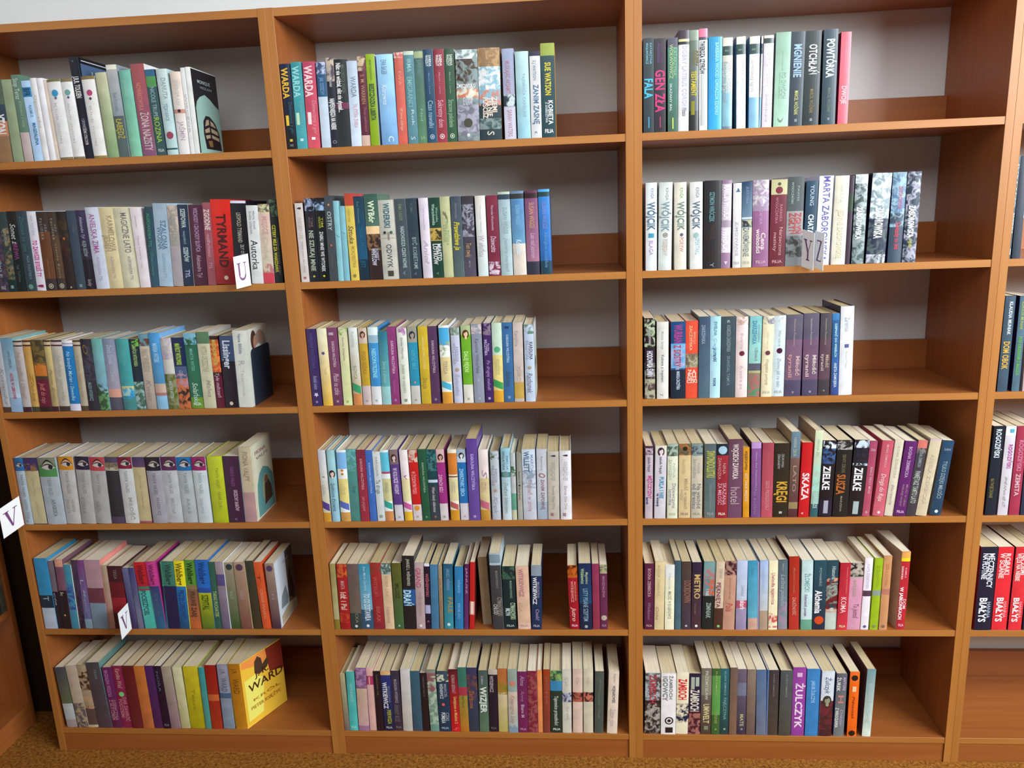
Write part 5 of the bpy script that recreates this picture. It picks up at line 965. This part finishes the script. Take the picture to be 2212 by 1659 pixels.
1280 1447 570 1345|484c54>5c6464 s:202048|.05,.27,.3,.2,b0b0b0,!ŻUREK / .05,.26,.25,.75,98a,!ANTONI / .33,.48,.5,.5,986860,!H / .54,.86,.28,.2,b4b8b4,!Z WROCŁAWIA / .56,.82,.25,.65,98a,~Doktor|grey spine with white lettering
1500 1655 540 1560|c85414 @0,.15:c4581c o:.09,.34,181410 o:.95,.34,181410 s:3c1418|.22,.3,.4,.5,d8a07c,▪ / .37,.72,.25,.5,68280c,~Piętaszek|bright orange spine with black silhouettes
1745 1885 500 1840|587880>b0bcb0 s:583840|.2,.8,.35,.5,90a0a0,RYSZARD ŻARNOWIEC|grey-blue fading to cream spine, last in row
#1 3 2100 300 6.38
470 520 230 560|485860 s:334|.08,.5,.4,.5,bcc,!JUSTYNA / .55,.75,.5,.5,cdd,!BAGIENKA / .9,.96,.4,.5,bcc,■|grey spine beside right-hand upright
545 660 240 640|2c3444||dark blue spine at the right frame edge
#2 3 2100 600 6.384
340 480 250 465|3c5060 s:201c40|.06,.4,.3,.6,c8d0d4,!KLAUDIA MUNIAK / .47,.76,.55,.5,c8a040,!DOM OBOK|slate spine with golden title
540 645 250 665|4c6878 s:201c40|.06,.35,.4,.5,a0a840,KLAUDIA MUNIAK / .42,.83,.4,.5,58a038,!POD DRZEWEM Z MAGDĄ|slate spine with green title
690 800 260 800|b8a8a8||pale spine at the right frame edge
#3 3 2080 860 3.074
145 215 187 208|14202c|.03,.35,.45,.5,c0ccd0,!ROGOZIŃSKI / .58,.8,.3,.35,807840,NA TWOJE ŻĄDANIE|black spine with white capitals
228 295 187 290|c0bcc4 s:887c80 @0,.1:dde|.2,.47,.35,.6,a04088,!ROGOZIŃSKI / .03,.07,.4,.6,4a9bb8,■ / .55,.9,.25,.5,999,~Miłość|white spine with magenta capitals
303 372 187 365|983048|.15,.5,.4,.5,b8708c,!ROGOZIŃSKI / .53,.78,.4,.5,c0a0a8,!ZEMSTA|raspberry red spine
380 460 187 440|283048||navy spine at the right frame edge
#4 3 2080 860 3.074
72 182 990 125|14182c s:7c1c28|.07,.38,.3,.3,c0c4cc,!NA PŁÓTNIE / .07,.48,.3,.65,c0c4cc,!MĘCZENNICY / .6,.9,.4,.4,c8ccd8,!BIAŁYS / .65,.85,.2,.75,9ab,HANNA|black spine, heavy white capitals
187 287 990 240|c02430 s:401428|.07,.37,.3,.3,d8b8b4,!W ŚCIANIE / .07,.33,.3,.65,d8b8b4,!ROBAKI / .6,.9,.4,.4,e8c8c8,!BIAŁYS / .65,.85,.2,.75,c99,HANNA|red spine, heavy white capitals, left one
298 385 990 355|bc2832 s:401428|.07,.4,.3,.3,d8b8b4,!WĘŻE NA NIEBIE / .07,.33,.3,.65,d8b8b4,!NA ZIEMI / .6,.9,.4,.4,e8c8c8,!BIAŁYS / .65,.85,.2,.75,c99,HANNA|red spine, heavy white capitals, right one
395 470 990 440|201c30||dark spine at the right frame edge
"""
build_rows(DATA)
COL.objects.unlink(go); bpy.data.objects.remove(go); bpy.data.curves.remove(cu)

# ------------------------------------------------------------------ metal bookend, third shelf of the left bookcase
M_STEEL, _n, _l, _b = newmat('navy_enamelled_steel', 0.45, (0.018, 0.03, 0.05)); _b.inputs['Metallic'].default_value = 0.3
_nz = _n.new('ShaderNodeTexNoise'); _nz.inputs['Scale'].default_value = 40; _mr = _n.new('ShaderNodeMapRange'); _mr.inputs[3].default_value = 0.35; _mr.inputs[4].default_value = 0.6
_l.new(_nz.outputs[0], _mr.inputs[0]); _l.new(_mr.outputs[0], _b.inputs['Roughness'])
lx, ly, lh, lt, ld = LASTBOOK[(2, 0, len([1 for q in LASTBOOK if q[:2] == (2, 0)]))]
be = empty('bookend', (lx + 0.0015, 0.012, SHELF[2] + 0.0001), 'dark navy steel bookend propping the white book, third shelf, left bookcase', 'bookend')
be.rotation_euler = (0, math.atan(lt) * 0.98, 0)
def rounded_plate(y0, y1, z1, th, r):
    pts = [(y0, 0.0)] + [(y1, 0.0)] + [(y1 - r + r * math.cos(a), z1 - r + r * math.sin(a)) for a in [i * math.pi / 12 for i in range(7)]] + [(y0 + r + r * math.cos(a), z1 - r + r * math.sin(a)) for a in [math.pi / 2 + i * math.pi / 12 for i in range(7)]]
    n = len(pts); V = [(0, y, z) for y, z in pts] + [(th, y, z) for y, z in pts]
    F = [tuple(range(n))[::-1], tuple(range(n, 2 * n))] + [(i, (i + 1) % n, n + (i + 1) % n, n + i) for i in range(n)]
    return V, F
V, F = rounded_plate(0.008, 0.125, 0.142, 0.0012, 0.012); meshobj('upright_plate', V, F, M_STEEL, be)

# ------------------------------------------------------------------ white letter cards sticking out between the books
M_CARD, _n, _l, _b = newmat('white_card', 0.5, (0.86, 0.88, 0.9))
_nz = _n.new('ShaderNodeTexNoise'); _nz.inputs['Scale'].default_value = 90; _bp = _n.new('ShaderNodeBump'); _bp.inputs['Strength'].default_value = 0.04; _l.new(_nz.outputs[0], _bp.inputs['Height']); _l.new(_bp.outputs[0], _b.inputs['Normal'])
M_PURPLE, _n, _l, _b = newmat('purple_ink', 0.5, hexc('6c3a72'))
_nz = _n.new('ShaderNodeTexNoise'); _nz.inputs['Scale'].default_value = 300; _mr = _n.new('ShaderNodeMapRange'); _mr.inputs[3].default_value = 0.4; _mr.inputs[4].default_value = 0.6
_l.new(_nz.outputs[0], _mr.inputs[0]); _l.new(_mr.outputs[0], _b.inputs['Roughness'])
def quad(a, b, wa, wb=None):
    """a stroke from a to b, horizontal widths wa and wb"""
    wb = wa if wb is None else wb
    return [(a[0] - wa / 2, a[1]), (a[0] + wa / 2, a[1]), (b[0] + wb / 2, b[1]), (b[0] - wb / 2, b[1])]
def serif(x, y, wd): return [(x - wd / 2, y), (x + wd / 2, y), (x + wd / 2, y - .035), (x - wd / 2, y - .035)]
LET = {
 'V': [quad((.24, .84), (.52, .18), .17, .1), quad((.78, .84), (.53, .18), .05, .05), serif(.24, .85, .34), serif(.78, .85, .26)],
 'Y': [quad((.22, .84), (.5, .46), .16, .14), quad((.8, .84), (.54, .46), .05, .06), quad((.52, .48), (.52, .2), .15), serif(.22, .85, .34), serif(.8, .85, .26), serif(.52, .22, .36)],
 'Z': [quad((.76, .84), (.26, .2), .16), serif(.5, .85, .6), [(.2, .85), (.25, .85), (.2, .66)], serif(.5, .22, .6), [(.78, .2), (.82, .2), (.82, .38)]],
}
us = [quad((.26, .84), (.26, .4), .14), quad((.76, .84), (.76, .4), .05), serif(.26, .85, .32), serif(.76, .85, .26)]
for i in range(8):
    a0, a1 = math.pi + math.pi * i / 8, math.pi + math.pi * (i + 1) / 8
    def pt(a, rx, ry): return (.5 + rx * math.cos(a), .4 + ry * math.sin(a))
    us.append([pt(a0, .19 + (.14 * (8 - i) / 8 if 0 else 0), .13), pt(a0, .3, .22), pt(a1, .3, .22), pt(a1, .21, .13)])
LET['U'] = us
def card(ch, ql, qr, Yl, Yr, ztop, zbot, label, zoff=0.0):
    """ql, qr: pixel columns/rows of the lower left and lower right corner; Yl, Yr: how far each vertical edge stands out"""
    A, B = on_y(*ql, Yl), on_y(*qr, Yr)
    x0, x1 = A.x, B.x; zb = (A.z + B.z) / 2; H = ztop
    dx, dy = x1 - x0, Yr - Yl; L = math.hypot(dx, dy)
    e = empty('letter_card', (x0, Yl, A.z), label, 'card'); e.rotation_euler = (0, 0, math.atan2(dy, dx))
    V, F = box(0, 0, 0, L, 0.0009, H, 0.0001)
    sl = (B.z - A.z) / L
    V = [(x, y, z + sl * x) for x, y, z in V]
    meshobj('card_face', V, F, M_CARD, e)
    # the tongue of the card reaching back between the books
    PV, PF = [], []
    for poly in LET[ch]:
        b = len(PV); PV += [(L * (.1 + .8 * u), -0.0003, H * (.06 + .84 * v) + sl * L * (.1 + .8 * u)) for u, v in poly]; PF.append(tuple(range(b, b + len(poly))))
    meshobj('letter', PV, PF, M_PURPLE, e)
    return e
card('U', (511.5, 624.5), (543, 616), -0.030, -0.004, 0.0745, 0, 'white card with purple letter U, in front of black book, second shelf')
card('V', (8.5, 1164), (52.5, 1133), -0.055, -0.008, 0.079, 0, 'white card with purple V at left end of fourth shelf')
card('V', (264, 1382), (285, 1358), -0.055, -0.008, 0.0755, 0, 'small white card with purple V on the fifth shelf, left bookcase')
card('Y', (1730.5, 575.5), (1756, 584.5), -0.004, -0.030, 0.082, 0, 'grey-white card with purple Y, left of the Z card')
card('Z', (1757.5, 578), (1777, 585.5), -0.006, -0.032, 0.082, 0, 'grey-white card with letter Z, right of the Y card')

# ------------------------------------------------------------------ books at the end of the bookcase along the left wall
g = 1.0
yy = LY1 - T - 0.001
for k, (tk, hh, c, lab) in enumerate([(0.020, 0.20, '48483c', 'olive-dark book in the bookcase along left wall, farthest one'), (0.024, 0.205, '303428', 'dark green book in the bookcase along left wall, middle one'),
                                    (0.022, 0.195, '706850', 'khaki book in the bookcase along left wall, nearest one')]):
    d = parse_design(c + ' *0,.6:665', 1.0)
    cover, pg, P, Q = make_book(tk, hh, 0.13, d, [], False)
    yy -= tk + 0.0004
    e = empty('paperback_book', (LX - 0.006, yy + 0.0, SHELF[4] + 0.0001), lab, 'book', 'books in the bookcase along the left wall')
    e.rotation_euler = (0, 0, math.pi / 2)
    meshobj('cover', cover[0], cover[1], M_PRINT, e, cover[2], cover[3]); meshobj('page_block', pg[0], pg[1], M_PAGES, e)
print('books', NBOOK)
